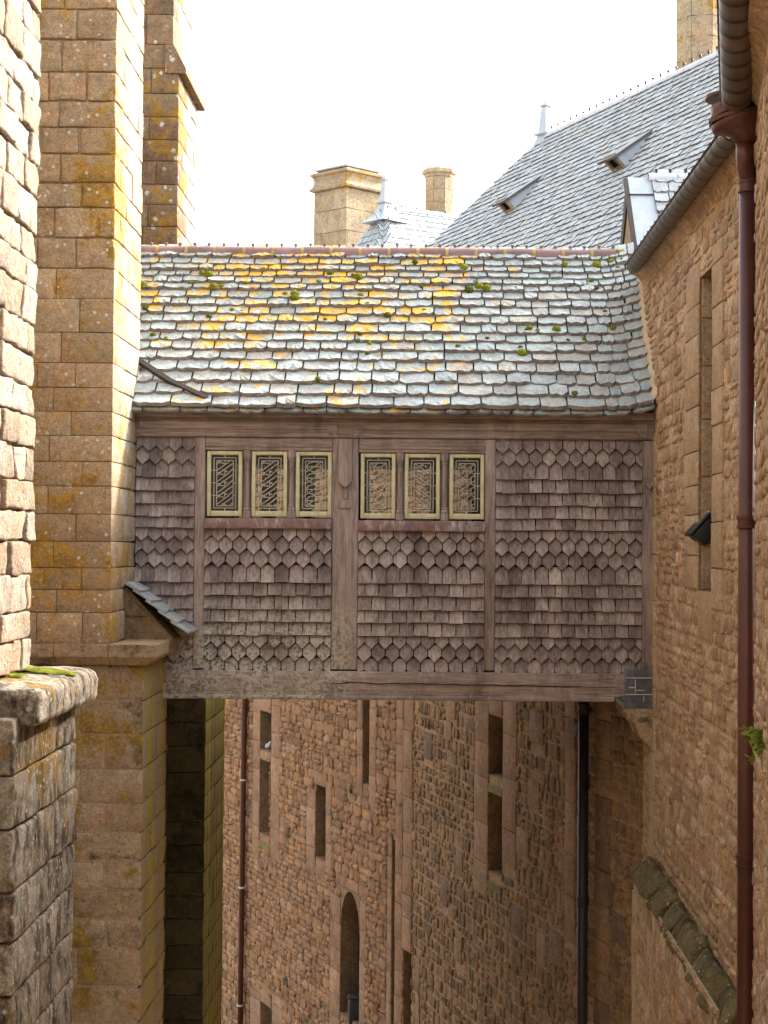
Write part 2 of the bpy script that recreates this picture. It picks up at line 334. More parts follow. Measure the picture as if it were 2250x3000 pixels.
def block(parent, a, b, mat, r=.012, amp=.006, fs=3., name='stone', mid=True, seed=None):
    V, Fc = rbox(a, b, r, amp, fs, mid, rng.random() * 50 if seed is None else seed)
    return part(name, V, Fc, mat, parent, True)

# ------------------------------------------------------------------ pillow stones for rubble masonry
def pillow(seed, n=10):
    r = random.Random(seed); V = []; Fc = []
    ang = [2 * math.pi * (i + r.uniform(-.25, .25)) / n + .35 for i in range(n)]
    e = r.uniform(3., 8.); R = [1 / (abs(math.cos(a)) ** e + abs(math.sin(a)) ** e) ** (1 / e) * .5 * r.uniform(.9, 1.08) for a in ang]
    for d, k in ((-.6, 1.0), (.45, .99), (.9, .84)):
        for a, q in zip(ang, R): V.append((math.cos(a) * q * k, d * r.uniform(.85, 1.15) if d > 0 else d, math.sin(a) * q * k))
    V.append((r.uniform(-.1, .1), 1 * r.uniform(.8, 1.25), r.uniform(-.1, .1)))
    for k in (0, n):
        for i in range(n): j = (i + 1) % n; Fc.append((k + i, k + j, k + n + j, k + n + i))
    for i in range(n): Fc.append((2 * n + i, 2 * n + (i + 1) % n, 3 * n))
    return V, Fc
POOL = [pillow(i) for i in range(26)]

def free(lo, hi, zc0, zc1, blk):
    iv = [(lo, hi)]
    for (b0, b1, c0, c1) in blk:
        if min(zc1, c1) - max(zc0, c0) < .25 * (zc1 - zc0): continue
        nv = []
        for a, b in iv:
            if b1 <= a or b0 >= b: nv.append((a, b)); continue
            if b0 > a: nv.append((a, b0))
            if b1 < b: nv.append((b1, b))
        iv = nv
    return [(a, b) for a, b in iv if b - a > .05]

def wall(parent, A, Bp, z0, z1, opens, ashlar, rub, seed=0, nmax=300, sills=(), inner=.0, thick=.5):
    """masonry wall along A->B seen from the camera's side. opens: (s0,s1,za,zb,depth,arch); ashlar: (s0,s1,za,zb,courseheight,mat)
       rub: dict(h, w0, w1, proud, gap, mats, mortar)"""
    r = random.Random(seed); A = Vector((A[0], A[1], 0)); Bv = Vector((Bp[0], Bp[1], 0)); L = (Bv - A).length; u = (Bv - A) / L
    n = Vector((u.y, -u.x, 0));  n = n if n.dot(-A) > 0 else -n
    flip = u.cross(Vector((0, 0, 1))).dot(n) < 0
    W = lambda s, d, z: A + u * s + n * d + Vector((0, 0, z))
    # mortar bed with the openings left out, front and the wall's thickness behind
    b = B(); cs = sorted(set([0, L] + [x for o in opens for x in o[:2]])); cz = sorted(set([z0, z1] + [x for o in opens for x in o[2:4]]))
    cs = [c for c in cs if 0 <= c <= L]; cz = [c for c in cz if z0 <= c <= z1]
    for i in range(len(cs) - 1):
        for j in range(len(cz) - 1):
            ms, mz = (cs[i] + cs[i + 1]) / 2, (cz[j] + cz[j + 1]) / 2
            if any(o[0] < ms < o[1] and o[2] < mz < o[3] for o in opens): continue
            b.add([W(cs[i], 0, cz[j]), W(cs[i + 1], 0, cz[j]), W(cs[i + 1], 0, cz[j + 1]), W(cs[i], 0, cz[j + 1])], [(0, 1, 2, 3) if not flip else (3, 2, 1, 0)])
    t = -max([thick] + [o[4] + .05 for o in opens])
    b.add([W(0, t, z0), W(L, t, z0), W(L, t, z1), W(0, t, z1), W(0, 0, z0), W(L, 0, z0), W(L, 0, z1), W(0, 0, z1)], [(0, 1, 2, 3), (4, 0, 3, 7), (1, 5, 6, 2), (7, 6, 2, 3)][:])
    b.part('mortar', rub['mortar'], parent)
    for (s0, s1, za, zb, dp, arch) in opens:
        q = B(); d = -dp
        q.add([W(s0, .01, za), W(s0, d, za), W(s0, d, zb), W(s0, .01, zb)], [(0, 1, 2, 3)]); q.add([W(s1, .01, za), W(s1, d, za), W(s1, d, zb), W(s1, .01, zb)], [(0, 1, 2, 3)])
        q.add([W(s0, .01, zb), W(s1, .01, zb), W(s1, d, zb), W(s0, d, zb)], [(0, 1, 2, 3)]); q.add([W(s0, .01, za), W(s1, .01, za), W(s1, d, za), W(s0, d, za)], [(0, 1, 2, 3)])
        q.part('window_reveal', 'jamb', parent)
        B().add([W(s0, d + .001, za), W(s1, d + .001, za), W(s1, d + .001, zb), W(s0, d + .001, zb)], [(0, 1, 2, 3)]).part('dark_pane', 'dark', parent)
        if arch:
            c = (s0 + s1) / 2; hw = (s1 - s0) / 2; ht = hw * 1.5
            for sg in (-1, 1):
                q = B(); poly = [(c + sg * hw * 1.02, zb - ht), (c + sg * hw * 1.02, zb + .02), (c, zb + .02)] + [(c + sg * hw * math.sin(a), zb - ht + ht * math.cos(a)) for a in [math.pi / 2 * k / 8 for k in range(9)]]
                q.prism(poly, .012, d * .9, lambda a_, b_, d_: W(a_, d_, b_)); q.part('arch_stone', 'jamb', parent)
    for (s0, s1, zt, ht) in sills:
        q = B(); q.prism([(.02, zt - ht), (.02, zt - ht * .55), (-.22, zt), (-.22, zt - ht)], s0 + .004, s1 - .004, lambda a_, b_, d_: W(d_, a_, b_)); q.part('sill', 'sill', parent)
    # dressed blocks
    for (s0, s1, za, zb, ch, mt) in ashlar:
        z = za; k = 0
        while z < zb - .05:
            h = min(ch * r.uniform(.75, 1.25), zb - z); h = zb - z if zb - z - h < .12 else h
            wd = s1 - s0; ex = 0
            cuts = [s0, s1] if wd < ch * 2.2 else [s0] + [s0 + wd * (i + r.uniform(.3, .7)) / (int(wd / (ch * 1.5)) + 1) for i in range(int(wd / (ch * 1.5)) + 1)] + [s1]
            for i in range(len(cuts) - 1):
                V, Fc = rbox((cuts[i] + .004, -.12, z + .004), (cuts[i + 1] - .004, r.uniform(.016, .026), z + h - .004), .008, .004, 4, True, r.random() * 40)
                part('dressed_stone', [W(p[0], p[1], p[2]) for p in V], Fc if flip is False else [f[::-1] for f in Fc], mt, parent, True)
            z += h; k += 1
    blk = [o[:4] for o in opens] + [a[:4] for a in ashlar] + [(s[0], s[1], s[2] - s[3], s[2]) for s in sills]
    st = []; z = z0
    while z < z1 - .04:
        h = rub['h'] * r.uniform(.65, 1.35); h = min(h, z1 - z)
        for a, c in free(0, L, z, z + h, blk):
            s = a
            while s < c - .02:
                wd = r.uniform(rub['w0'], rub['w1']); wd = min(wd, c - s); wd = c - s if c - s - wd < rub['w0'] * .5 else wd
                if r.random() < rub.get('split', .22) and h > rub['h'] * .85:
                    f = r.uniform(.35, .65); parts = [(z, z + h * f), (z + h * f, z + h)]
                else: parts = [(z, z + h)]
                for (p0, p1) in parts:
                    st.append((s, s + wd, p0 + r.uniform(-.012, .012), p1 + r.uniform(-.012, .012)))
                s += wd
        z += h
    g = rub['gap']; items = []
    for (a, c, p0, p1) in st:
        ctr = W((a + c) / 2, 0, (p0 + p1) / 2); q = proj(ctr); vis = 0 < q[0] < 2250 and 0 < q[1] < 3000 and not (420 < q[0] < 1840 and 740 < q[1] < 2045)
        items.append(((c - a) * (p1 - p0) / q[2] ** 2 if vis else 0, a, c, p0, p1))
    items.sort(reverse=True)
    mts = rub['mats']; pm = [mesh('rubble_stone', V, Fc if not flip else [f[::-1] for f in Fc], mts, True) for V, Fc in POOL]
    SV = [np.array(V) for V, _ in POOL]; bulk = B(); bv = []; bf = []; off = 0
    base = Matrix((( u.x, n.x, 0, 0), (u.y, n.y, 0, 0), (0, 0, 1, 0), (0, 0, 0, 1)))
    for i, (sz, a, c, p0, p1) in enumerate(items):
        k = r.randrange(len(POOL)); pr = rub['proud'] * r.uniform(.4, 1.5); gg = g * r.uniform(.5, 1.5)
        mw = Matrix.Translation(W((a + c) / 2, 0, (p0 + p1) / 2)) @ base @ Matrix.Rotation(r.uniform(-.06, .06), 4, 'Y') @ Matrix.Diagonal((max(.03, c - a - gg) * (1 if r.random() < .5 else -1) * 1.03, pr, max(.03, p1 - p0 - gg) * 1.03, 1))
        if i < nmax and sz > 0: link('stone', pm[k], parent, mw)
        else:
            m = np.array(mw); v = SV[k] @ m[:3, :3].T + m[:3, 3]; bv.append(v); bf += [tuple(x + off for x in f) for f in POOL[k][1]]; off += len(v)
    if bv: part('rubble', np.concatenate(bv).tolist(), bf, mts, parent, True, stuff=True)
    return W

# ================================================================== SETTING
gz = -14.
g_ = link('ground', mesh('ground', [(-300, -200, gz), (300, -200, gz), (300, 500, gz), (-300, 500, gz)], [(0, 1, 2, 3)], 'ground')); g_['kind'] = 'structure'

# ------------------------------------------------------------------ left: rough foreground buttress (upper wall, coping, lower wall)
XA = -2.95
ta = thing('rough_buttress', 'rough pale sunlit rubble buttress at the left edge on a mossy rounded coping', 'buttress', (-3.4, 11.3, gz))
B().box((-4.4, 9.0, -.94), (XA - .05, 11.93, 6.5)).box((-4.4, 10.85, -6.8), (-2.77, 12.42, -.98)).part('mortar', 'mortar_pale', ta)
z = -.94; k = 0
while z < 6.4:
    h = rng.uniform(.2, .28); y = 9.0; first = True; cuts = []
    yy = 12.0 - (rng.uniform(.3, .55) if k % 2 else rng.uniform(.15, .3)); cuts = [12.0 + rng.uniform(-.03, .03), yy]
    while yy > 9.1: yy -= rng.uniform(.28, .55); cuts.append(max(yy, 9.0))
    for i in range(len(cuts) - 1):
        pr = rng.uniform(-.02, .018)
        block(ta, (XA - .4, cuts[i + 1] + .006, z + .006), (XA + pr, cuts[i] - .006, z + h - .006), 'rough', .016, .02, 8.5, mid=2)
    z += h; k += 1
z = -1.16; k = 0
while z > -6.7:
    h = rng.uniform(.33, .42); cut = 11.4 if k % 2 else 11.85
    for y0, y1 in ((10.6, cut), (cut, 12.5)):
        block(ta, (-3.3, y0 + .006, z - h + .006), (-2.72 + rng.uniform(-.01, .012), y1 - .006, z - .006), 'streaked', .02, .018, 5., mid=2)
    block(ta, (-3.9, 10.6, z - h + .006), (-3.306, 10.9, z - .006), 'streaked', .02, .018, 5., mid=2)
    z -= h; k += 1
# coping: worn slabs with a rounded nose
for (y0, y1) in ((10.72, 11.78), (11.79, 12.62)):
    V, Fc = rbox((-3.5, y0, -1.2), (-2.575, y1, -.955), .06, .024, 6., 2, 3.3); V = [Vector((p.x, p.y, p.z - max(0, p.x + 2.9) * .12)) for p in V]
    part('coping_stone', V, Fc, 'streaked', ta, True)
V = []; Fc = []
def moss_patch(parent, cx, cy, cz, rx, ry, slope=0., name='moss_patch', hz=.022):
    V = []; Fc = []; n = 22
    for ring, (k, hh) in enumerate(((1, -.01), (.9, .5), (.55, .9), (.0, 1.))):
        for i in range(n):
            a = 2 * math.pi * i / n; q = 1 + .4 * mnoise.noise(Vector((math.cos(a) * 2 + cx, math.sin(a) * 2, cy)))
            x = math.cos(a) * rx * k * q; y = math.sin(a) * ry * k * q; V.append((cx + x, cy + y, cz + hh * hz + x * slope + .016 * mnoise.noise(Vector((x * 30, y * 30, 0)))))
    for k in range(3):
        for i in range(n): j = (i + 1) % n; Fc.append((k * n + i, k * n + j, (k + 1) * n + j, (k + 1) * n + i))
    part(name, V, Fc, 'moss_flat', parent, True)
moss_patch(ta, -2.85, 11.95, -.952, .24, .12, -.1); moss_patch(ta, -2.95, 11.4, -.95, .12, .06, 0)

# ------------------------------------------------------------------ left: great buttress with string course
YC0, YC1, XC, XD = 15.4, 16.86, -3.04, -2.72
tc = thing('great_buttress', 'tall squared granite buttress with orange lichen and a projecting string course', 'buttress', (-3.8, 16.1, gz))
B().box((-6.4, YC0 + .03, -1.0), (XC - .03, YC1, 6.6)).box((-6.4, YC0 + .06, gz), (XD - .03, YC1 - .02, -1.2)).part('mortar', 'mortar', tc)
ys = [-130, -60, 27, 116, 211, 295, 373, 451, 536, 608, 696, 787, 875, 974, 1063, 1135, 1206, 1276, 1352, 1424, 1506, 1586, 1664, 1728, 1795, 1886]
zs = [6.6] + [hY(230, y, YC0).z for y in ys]
for i in range(len(zs) - 1):
    zt, zb = zs[i], zs[i + 1]
    j = .013 if i < 12 else .005; am = .016 if i < 12 else .004
    # front cuts, right to left; the corner stone returns on the sunlit side
    w0 = rng.uniform(.26, .4) if i % 2 else rng.uniform(.5, .62); d0 = rng.uniform(.55, .75) if i % 2 else rng.uniform(.28, .42)
    cuts = [XC, XC - w0]
    while cuts[-1] > -5.0: cuts.append(cuts[-1] - rng.uniform(.3, .58))
    for k in range(len(cuts) - 1):
        dep = d0 if k == 0 else .3
        block(tc, (cuts[k + 1] + j / 2, YC0 + rng.uniform(0, .006), zb + j / 2), (cuts[k] - (j / 2 if k else 0), YC0 + dep, zt - j / 2), 'pier', .014 if i < 12 else .006, am, 5., name='squared_stone', mid=2 if i < 12 else True)
    y = YC0 + d0
    while y < YC1 - .03:
        y2 = min(y + rng.uniform(.35, .6), YC1); y2 = YC1 if YC1 - y2 < .15 else y2
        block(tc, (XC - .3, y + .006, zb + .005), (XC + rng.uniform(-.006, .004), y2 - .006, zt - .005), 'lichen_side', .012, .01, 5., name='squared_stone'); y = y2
# string course: chamfered slabs along front and side
zc = hY(300, 1889, 15.27).z; CX = hY(458, 1900, 15.27).x
prof = [(0, 0), (0, -.118), (.13, -.205), (.5, -.205), (.5, 0)]
fr = lambda s, off, zz: (s, 15.27 + off, zc + zz)
cx = [CX, -3.03, -3.55, -3.83, -4.4, -5.2]
q = B(); poly = prof
for i in range(len(cx) - 1):
    q = B()
    if i == 0:   # corner slab carries the profile round both faces
        V = []
        for (o, zz) in prof: V += [(cx[1] + .004, 15.27 + o, zc + zz), (CX - min(o, .2), 15.27 + o, zc + zz), (CX - min(o, .2), 16.02, zc + zz)]
        n = len(prof); F2 = []
        for k in range(n):
            k2 = (k + 1) % n
            if k < 2: F2 += [(3 * k, 3 * k + 1, 3 * k2 + 1, 3 * k2), (3 * k + 1, 3 * k + 2, 3 * k2 + 2, 3 * k2 + 1)]
        V += [(cx[1] + .004, 16.02, zc), (cx[1] + .004, 16.02, zc - .205)]
        a = len(V) - 2; F2 += [(0, a, 2, 1), (0, 3, 6, a + 1, a), (2, a, a + 1, 8, 5)]
        q.add(V, F2)
    else: q.prism([(o, zz) for o, zz in prof], cx[i] - .004, cx[i + 1] + .004, lambda a_, b_, d_: (d_, 15.27 + a_ + .003 * i, zc + b_ + .002 * (i % 2)))
    q.part('string_course', 'coping', tc)
ysd = [16.028, 16.45, 16.9]
for i in range(2):
    q = B(); q.prism([(CX - o, zz) for o, zz in [(0, .004), (0, -.118), (.13, -.2), (.45, -.2), (.45, .004)]], ysd[i] + .003, ysd[i + 1] - .003, lambda a_, b_, d_: (a_ - .003, d_, zc + b_)); q.part('string_course', 'coping', tc)
# lower stage
ys = [2053, 2150, 2253, 2352, 2436, 2523, 2607, 2692, 2778, 2890, 2995, 3100, 3210]
zs = [zc - .205] + [hY(320, y, 15.47).z for y in ys]
while zs[-1] > -13.6: zs.append(zs[-1] - .36)
for i in range(len(zs) - 1):
    zt, zb = zs[i], zs[i + 1]; am = .006 if i < 5 else .018; j = .008 if i < 5 else .016
    d0 = rng.uniform(.45, .6) if i % 2 else rng.uniform(.75, .95); w0 = rng.uniform(.6, .75) if i % 2 else rng.uniform(.3, .42)
    cuts = [XD, XD - w0]
    while cuts[-1] > -4.6: cuts.append(cuts[-1] - rng.uniform(.4, .75))
    for k in range(len(cuts) - 1):
        dep = d0 if k == 0 else .3
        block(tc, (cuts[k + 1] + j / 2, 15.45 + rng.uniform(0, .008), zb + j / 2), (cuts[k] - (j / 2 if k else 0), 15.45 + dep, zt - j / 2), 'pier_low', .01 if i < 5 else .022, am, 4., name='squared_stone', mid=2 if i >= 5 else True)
    y = 15.45 + d0
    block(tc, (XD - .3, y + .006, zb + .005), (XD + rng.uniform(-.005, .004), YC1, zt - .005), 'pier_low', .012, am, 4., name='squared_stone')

# little slate lean-to standing on the string course
tl = thing('slate_lean_to', 'small steep slate lean-to roof on the buttress string course beside the shingled bridge', 'lean-to', (-2.85, 16.3, zc))
zt = hY(368, 1712, 16.12).z; zb_ = zc + .004; xr = hY(548, 1870, 16.12).x
q = B(); q.prism([(XC + .004, zb_), (xr - .14, zb_), (XC + .004, zt - .015)], 16.14, 16.68, lambda a_, b_, d_: (a_, d_, b_)); q.part('core', 'cheek', tl)
xs_ = XC + .004; hh = (zb_ + .26)
xm = xs_ + (xr - .14 - xs_) * (1 - (hh - zb_) / (zt - .06 - zb_))
q = B(); q.prism([(xs_, zb_), (xr - .15, zb_), (xm, hh)] + [(xs_, hh)], 16.118, 16.138, lambda a_, b_, d_: (a_, d_, b_)); q.part('cheek_slate', 'cheek', tl)
q = B(); q.prism([(xs_, hh - .02), (xm - .02, hh - .02), (xs_, zt - .07)], 16.10, 16.117, lambda a_, b_, d_: (a_, d_, b_)); q.part('cheek_slate', 'cheek', tl)
P0 = Vector((xr + .0, 0, zb_ + .03)); P1 = Vector((XC + .0, 0, zt)); dv = (P1 - P0).normalized(); nv = Vector((-dv.z, 0, dv.x)); nv = nv if nv.x > 0 else -nv; Ls = (P1 - P0).length
for i in range(5):
    a = P0 + dv * (Ls * i / 5); bq = P0 + dv * min(Ls, Ls * (i + 1.35) / 5)
    for (ya, yb) in ((16.07, 16.36), (16.365, 16.68)) if i % 2 else ((16.07, 16.22), (16.225, 16.45), (16.455, 16.68)):
        q = B(); t = .022; tl_ = rng.uniform(-.012, .012)
        q.add([a + dv * tl_ + nv * .04 + Vector((0, ya, 0)), a + dv * tl_ + nv * .04 + Vector((0, yb, 0)), bq + nv * .008 + Vector((0, yb, 0)), bq + nv * .008 + Vector((0, ya, 0)),
               a + dv * tl_ + nv * (.04 + t) + Vector((0, ya, 0)), a + dv * tl_ + nv * (.04 + t) + Vector((0, yb, 0)), bq + nv * (.008 + t) + Vector((0, yb, 0)), bq + nv * (.008 + t) + Vector((0, ya, 0))],
              [(0, 3, 2, 1), (4, 5, 6, 7), (0, 1, 5, 4), (1, 2, 6, 5), (2, 3, 7, 6), (3, 0, 4, 7)])
        q.part('slate', 'slate_far', tl)

# ------------------------------------------------------------------ far left tower buttress behind the bridge
te = thing('tower_buttress', 'dark granite tower buttress with sloping offset slab rising behind the bridge', 'buttress', (-4., 22., gz))
YE0, YE1 = 21.2, 22.95; XE = hY(522, 400, YE0).x; XE2 = hY(508, 60, YE0).x; XG = hY(600, 2400, 20.9).x
zo = hY(520, 202, YE0).z
B().box((-7, YE0 + .03, 1.), (XE - .03, YE1, zo)).box((-7, YE0 + .03, zo), (XE2 - .03, YE1, 9.)).box((-7, 20.93, gz), (XG - .03, 22.7, 1.)).part('mortar', 'mortar', te)
ys = [-190, -110, -30, 42, 129, 200, 274, 342, 409, 472, 540, 599, 664, 720, 790, 860]
zs = [9.] + [hY(470, y, YE0).z for y in ys]
for i in range(len(zs) - 1):
    zt, zb = zs[i], zs[i + 1]; xx = XE2 if i < 6 else XE
    w0 = rng.uniform(.45, .7) if i % 2 else rng.uniform(.25, .4); d0 = .45 if i % 2 else .8
    cuts = [xx, xx - w0]
    while cuts[-1] > -5.2: cuts.append(cuts[-1] - rng.uniform(.4, .7))
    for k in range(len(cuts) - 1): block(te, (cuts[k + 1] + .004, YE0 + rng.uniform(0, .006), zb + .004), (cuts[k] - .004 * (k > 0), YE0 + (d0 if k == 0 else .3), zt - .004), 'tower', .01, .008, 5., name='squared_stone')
    y = YE0 + d0
    while y < YE1 - .03:
        y2 = min(y + rng.uniform(.4, .7), YE1); block(te, (xx - .3, y + .005, zb + .005), (xx + rng.uniform(-.005, .004), y2 - .005, zt - .005), 'sunlit_side', .012, .012, 5., name='squared_stone'); y = y2
# sloping offset slab on the alley side
ztop = hY(512, 131, YE0).z; xt = hY(541, 205, YE0).x
q = B(); q.prism([(XE2 - .1, ztop), (XE2 + .005, ztop), (xt + .02, zo + .0), (xt + .02, zo - .06), (XE2 - .1, zo - .06)], YE0 - .02, YE1 + .1, lambda a_, b_, d_: (a_, d_, b_)); q.part('offset_slab', 'tower', te)
z = 1.; i = 0
zl = [1.0]
while zl[-1] > -13.6: zl.append(zl[-1] - rng.uniform(.29, .36))
for i in range(len(zl) - 1):
    zt, zb = zl[i], zl[i + 1]; w0 = .5 if i % 2 else .9
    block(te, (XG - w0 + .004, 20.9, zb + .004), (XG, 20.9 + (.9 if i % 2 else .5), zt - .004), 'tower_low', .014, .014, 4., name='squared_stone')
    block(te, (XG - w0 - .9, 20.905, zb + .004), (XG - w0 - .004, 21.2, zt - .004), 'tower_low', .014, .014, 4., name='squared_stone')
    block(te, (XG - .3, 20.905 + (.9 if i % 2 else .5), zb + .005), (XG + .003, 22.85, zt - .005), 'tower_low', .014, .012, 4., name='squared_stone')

# unseen abbey wall carrying the buttresses, added to block light from the left
tb = thing('abbey_wall', 'unseen abbey wall behind the buttresses at the far left', 'wall', (-5.6, 20, gz))
B().box((-6.2, -9, gz), (-4.75, 23.2, 6.3)).part('masonry', 'abbey', tb)
B().box((-6.3, -9.6, gz), (3.2, -7.2, 7.5)).part('sky_block_wall', 'abbey', tb)  # unseen wall added behind the camera to cut frontal sky light

# ------------------------------------------------------------------ right: rubble wall along the alley
XJ = 2.373
tj = thing('alley_wall', 'tall tan rubble wall running along the right side of the alley', 'wall', (XJ + .3, 14, gz))
zJ = 2.86
rubR = dict(h=.14, w0=.08, w1=.36, proud=.014, gap=.03, mats='rub_right', mortar='mortar_pale', split=.3)
sJ = lambda px: 18.45 - XJ * F / (px - PX)       # distance from the far end
op = [(sJ(2051), sJ(2091), -.36, 2.35, .125, False)]
ash = [(sJ(2012), sJ(2051) - .002, -.36, 2.5, .34, 'ash_right'), (sJ(2091) + .002, sJ(2122), -.5, 2.5, .34, 'ash_right'), (sJ(2051), sJ(2091), -.78, -.362, .5, 'ash_right'), (sJ(1912), sJ(1925), -6, 1.2, .4, 'ash_right')]
wall(tj, (XJ, 18.45), (XJ, 11.55), -6.5, zJ, op, ash, rubR, seed=3, nmax=280, thick=.5)
for k, (za, zb) in enumerate([(-.36, .05), (.05, .62), (.62, 1.12), (1.12, 1.58), (1.58, 2.0), (2.0, 2.35)]):   # stones of the slit's far reveal
    yf = XJ * F / (2051 - PX)
    block(tj, (XJ + .012, yf - .02 - .004 * (k % 2), za + .004), (XJ + .3, yf + .2, zb - .004), 'reveal', .01, .008, 5., name='reveal_stone')
J2 = (2.02, 9.3); J3 = (1.62, 7.0)
wall(tj, (XJ + .004, 11.57), J3, -6.5, zJ + .17, [], [], dict(rubR), seed=5, nmax=20)
B().add([(J3[0], J3[1], -6.5), (1.95, -7, -6.5), (2.6, -7, -6.5), (2.6, J3[1], -6.5), (J3[0], J3[1], 2.95), (1.95, -7, 2.95), (2.6, -7, 2.95), (2.6, J3[1], 2.95)], [(0, 1, 5, 4), (1, 2, 6, 5), (2, 3, 7, 6), (3, 0, 4, 7), (4, 5, 6, 7)]).part('masonry', 'rub_right', tj)  # unseen run on past the camera, added to narrow the sky light
# cove under the eaves
q = B(); pc = [(XJ + .1, zJ), (XJ, zJ)] + [(XJ - .16 + .16 * math.cos(a), zJ + .16 * math.sin(a)) for a in [math.pi / 2 * k / 7 for k in range(1, 8)]] + [(XJ - .16, zJ + .2), (XJ + .1, zJ + .2)]
cuts = [17.6, 16.4, 15.35, 14.4, 13.5, 12.55, 11.5]
for i in range(6):
    q = B(); q.prism(pc, cuts[i] - .004, cuts[i + 1] + .004, lambda a_, b_, d_: (a_ + .001 * (i % 2), d_, b_)); q.part('cove_stone', 'rub_right', tj, smooth=False)
d2 = Vector((J3[0] - XJ, J3[1] - 11.545, 0)); L2 = d2.length; d2 /= L2; n2 = Vector((d2.y, -d2.x, 0)); n2 = n2 if n2.x < 0 else -n2
for i in range(5):
    q = B(); q.prism([(-(a - XJ), b) for a, b in pc], L2 * i / 5 + .004, L2 * (i + 1) / 5 - .004, lambda a_, b_, d_: Vector((XJ, 11.5, 0)) + d2 * d_ + n2 * (a_ * .85) + Vector((0, 0, b_ + .17))); q.part('cove_stone', 'rub_right', tj)
# weathered sloping ledge above a thicker base
tq = B().box((2.165, 11.76, -6.6), (XJ - .001, 16.45, -3.52)); tq.part('base', 'mortar_pale', tj)
yy = 16.55; i = 0
while yy > 11.7:
    L = rng.uniform(.45, .8); L = yy - 11.56 if yy - L < 11.9 else L; za = -3.13 - (16.55 - yy) * .035; dz = rng.uniform(-.02, .02)
    V, Fc = rbox((0, yy - L + .006, -.075), (.29, yy - .006, .075), .035, .05, 6., 2, rng.random() * 40)
    R = Matrix.Rotation(math.radians(-50), 3, 'Y')
    V = [R @ Vector((-(p.x), 0, p.z)) * 1 + Vector((0, p.y, 0)) for p in V]
    # hang the slab from the wall: top edge on the wall, tail out over the base
    V = [Vector((XJ - .02 + p.x * 1, p.y, za + dz + p.z)) for p in V]
    mx = max(p.z for p in V); V = [Vector((p.x, p.y, p.z - (mx - za))) for p in V]
    part('ledge_stone', V, [f[::-1] for f in Fc], 'ledge', tj, True); yy -= L
wallbase = dict(rubR); wallbase.update(h=.2)
wall(tj, (2.15, 16.46), (2.15, 11.76), -6.5, -3.38, [], [(0.01, .3, -6.4, -3.5, .4, 'ash_right')], wallbase, seed=15, nmax=60, thick=.02)
# roof slope and eaves board behind the gutter (climbs away from the alley)
B().add([(XJ - .05, 18.6, zJ + .22), (XJ - .05, 11.5, zJ + .22), (XJ + 4, 11.5, zJ + 2.8), (XJ + 4, 18.6, zJ + 2.8), (XJ + .3, 18.6, zJ), (XJ + .3, 11.5, zJ), (XJ + 4, 11.5, zJ), (XJ + 4, 18.6, zJ)], [(0, 1, 2, 3), (0, 4, 5, 1), (0, 3, 7, 4), (1, 5, 6, 2)]).part('roof_slope', 'slate_far', tj)
# lead-capped corbel that carries the end of the bridge
cz = hY(1870, 2070, 16.62).z; ct = hY(1870, 1962, 16.62).z; c0 = hY(1830, 2000, 16.62).x; c1 = XJ + .02
q = B(); q.box((c0, 16.6, cz), (c1, 17.3, ct)); q.box((c0 - .012, 16.588, cz - .02), (c1, 17.3, cz + .045)); q.box((c0 - .006, 16.594, cz + .12), (c1, 17.3, cz + .135)); q.box((c0 - .006, 16.594, ct - .09), (c1, 17.3, ct - .075)); q.box((c0 + .1, 16.592, cz + .14), (c0 + .115, 16.599, ct - .1)); q.box((c0 + .19, 16.592, cz + .05), (c0 + .2, 16.599, cz + .11))
q.part('lead_cap', 'lead', tj)
q = B()
for (xa, za, xb_, zb__) in ((c0, cz + .128, c1, cz + .128), (c0, ct - .083, c1, ct - .083), (c0 + .108, cz + .14, c0 + .108, ct - .1), (c0 + .195, cz + .05, c0 + .195, cz + .11), (c0 + .04, cz + .2, c0 + .1, cz + .2), (c0 + .12, cz + .17, c0 + .2, cz + .17)): q.bar((xa, 16.586, za), (xb_, 16.586, zb__), .012, .006)
q.part('lead_seam', 'came', tj)
cb = cz - .02
q = B(); q.prism([(c0 - .02, cb), (c0 - .02, cb - .05), (c0 + .02, cb - .07), (c0 + .01, cb - .11), (c0 + .1, cb - .14), (c0 + .16, cb - .3), (c0 + .3, cb - .42), (c1, cb - .46), (c1, cb)], 16.58, 17.25, lambda a_, b_, d_: (a_, d_, b_)); q.part('corbel', 'coping', tj)

# ------------------------------------------------------------------ middle wall (under the bridge)
mA = Vector((XJ, 17.35, 0)); mD = Vector((-.31, 1, 0)); mB = mA + mD * 8.22; mn = Vector((mD.y, -mD.x, 0)).normalized()
mu = mD.normalized()
def onM(px, py): p = hP(px, py, mA, mn); return (p - mA).dot(mu), p.z
sM = lambda px: onM(px, 2300)[0]
tm = thing('pebbled_wall', 'rounded rubble wall with pale mortar under the bridge, left of the dark downpipe', 'wall', (mA + mD * 4 + Vector((0, 0, gz))))
def rect(on, x0, x1, y0, y1, dep, arch=False):
    a = on(x0, (y0 + y1) / 2)[0]; b = on(x1, (y0 + y1) / 2)[0]; xm = (x0 + x1) / 2
    return (min(a, b), max(a, b), on(xm, y1)[1], on(xm, y0)[1], dep, arch)
opM = [rect(onM, 1434, 1474, 2098, 2275, .3), rect(onM, 1432, 1472, 2318, 2560, .3), rect(onM, 1690, 1722, 2182, 2395, .4), rect(onM, 1688, 1722, 2430, 2725, .4)]
silM = []
for o, hgt in ((0, 42), (1, 50), (2, 40), (3, 50)): s0, s1, za, zb = opM[o][:4]; silM.append((s0, s1, za, .24))
ashM = []
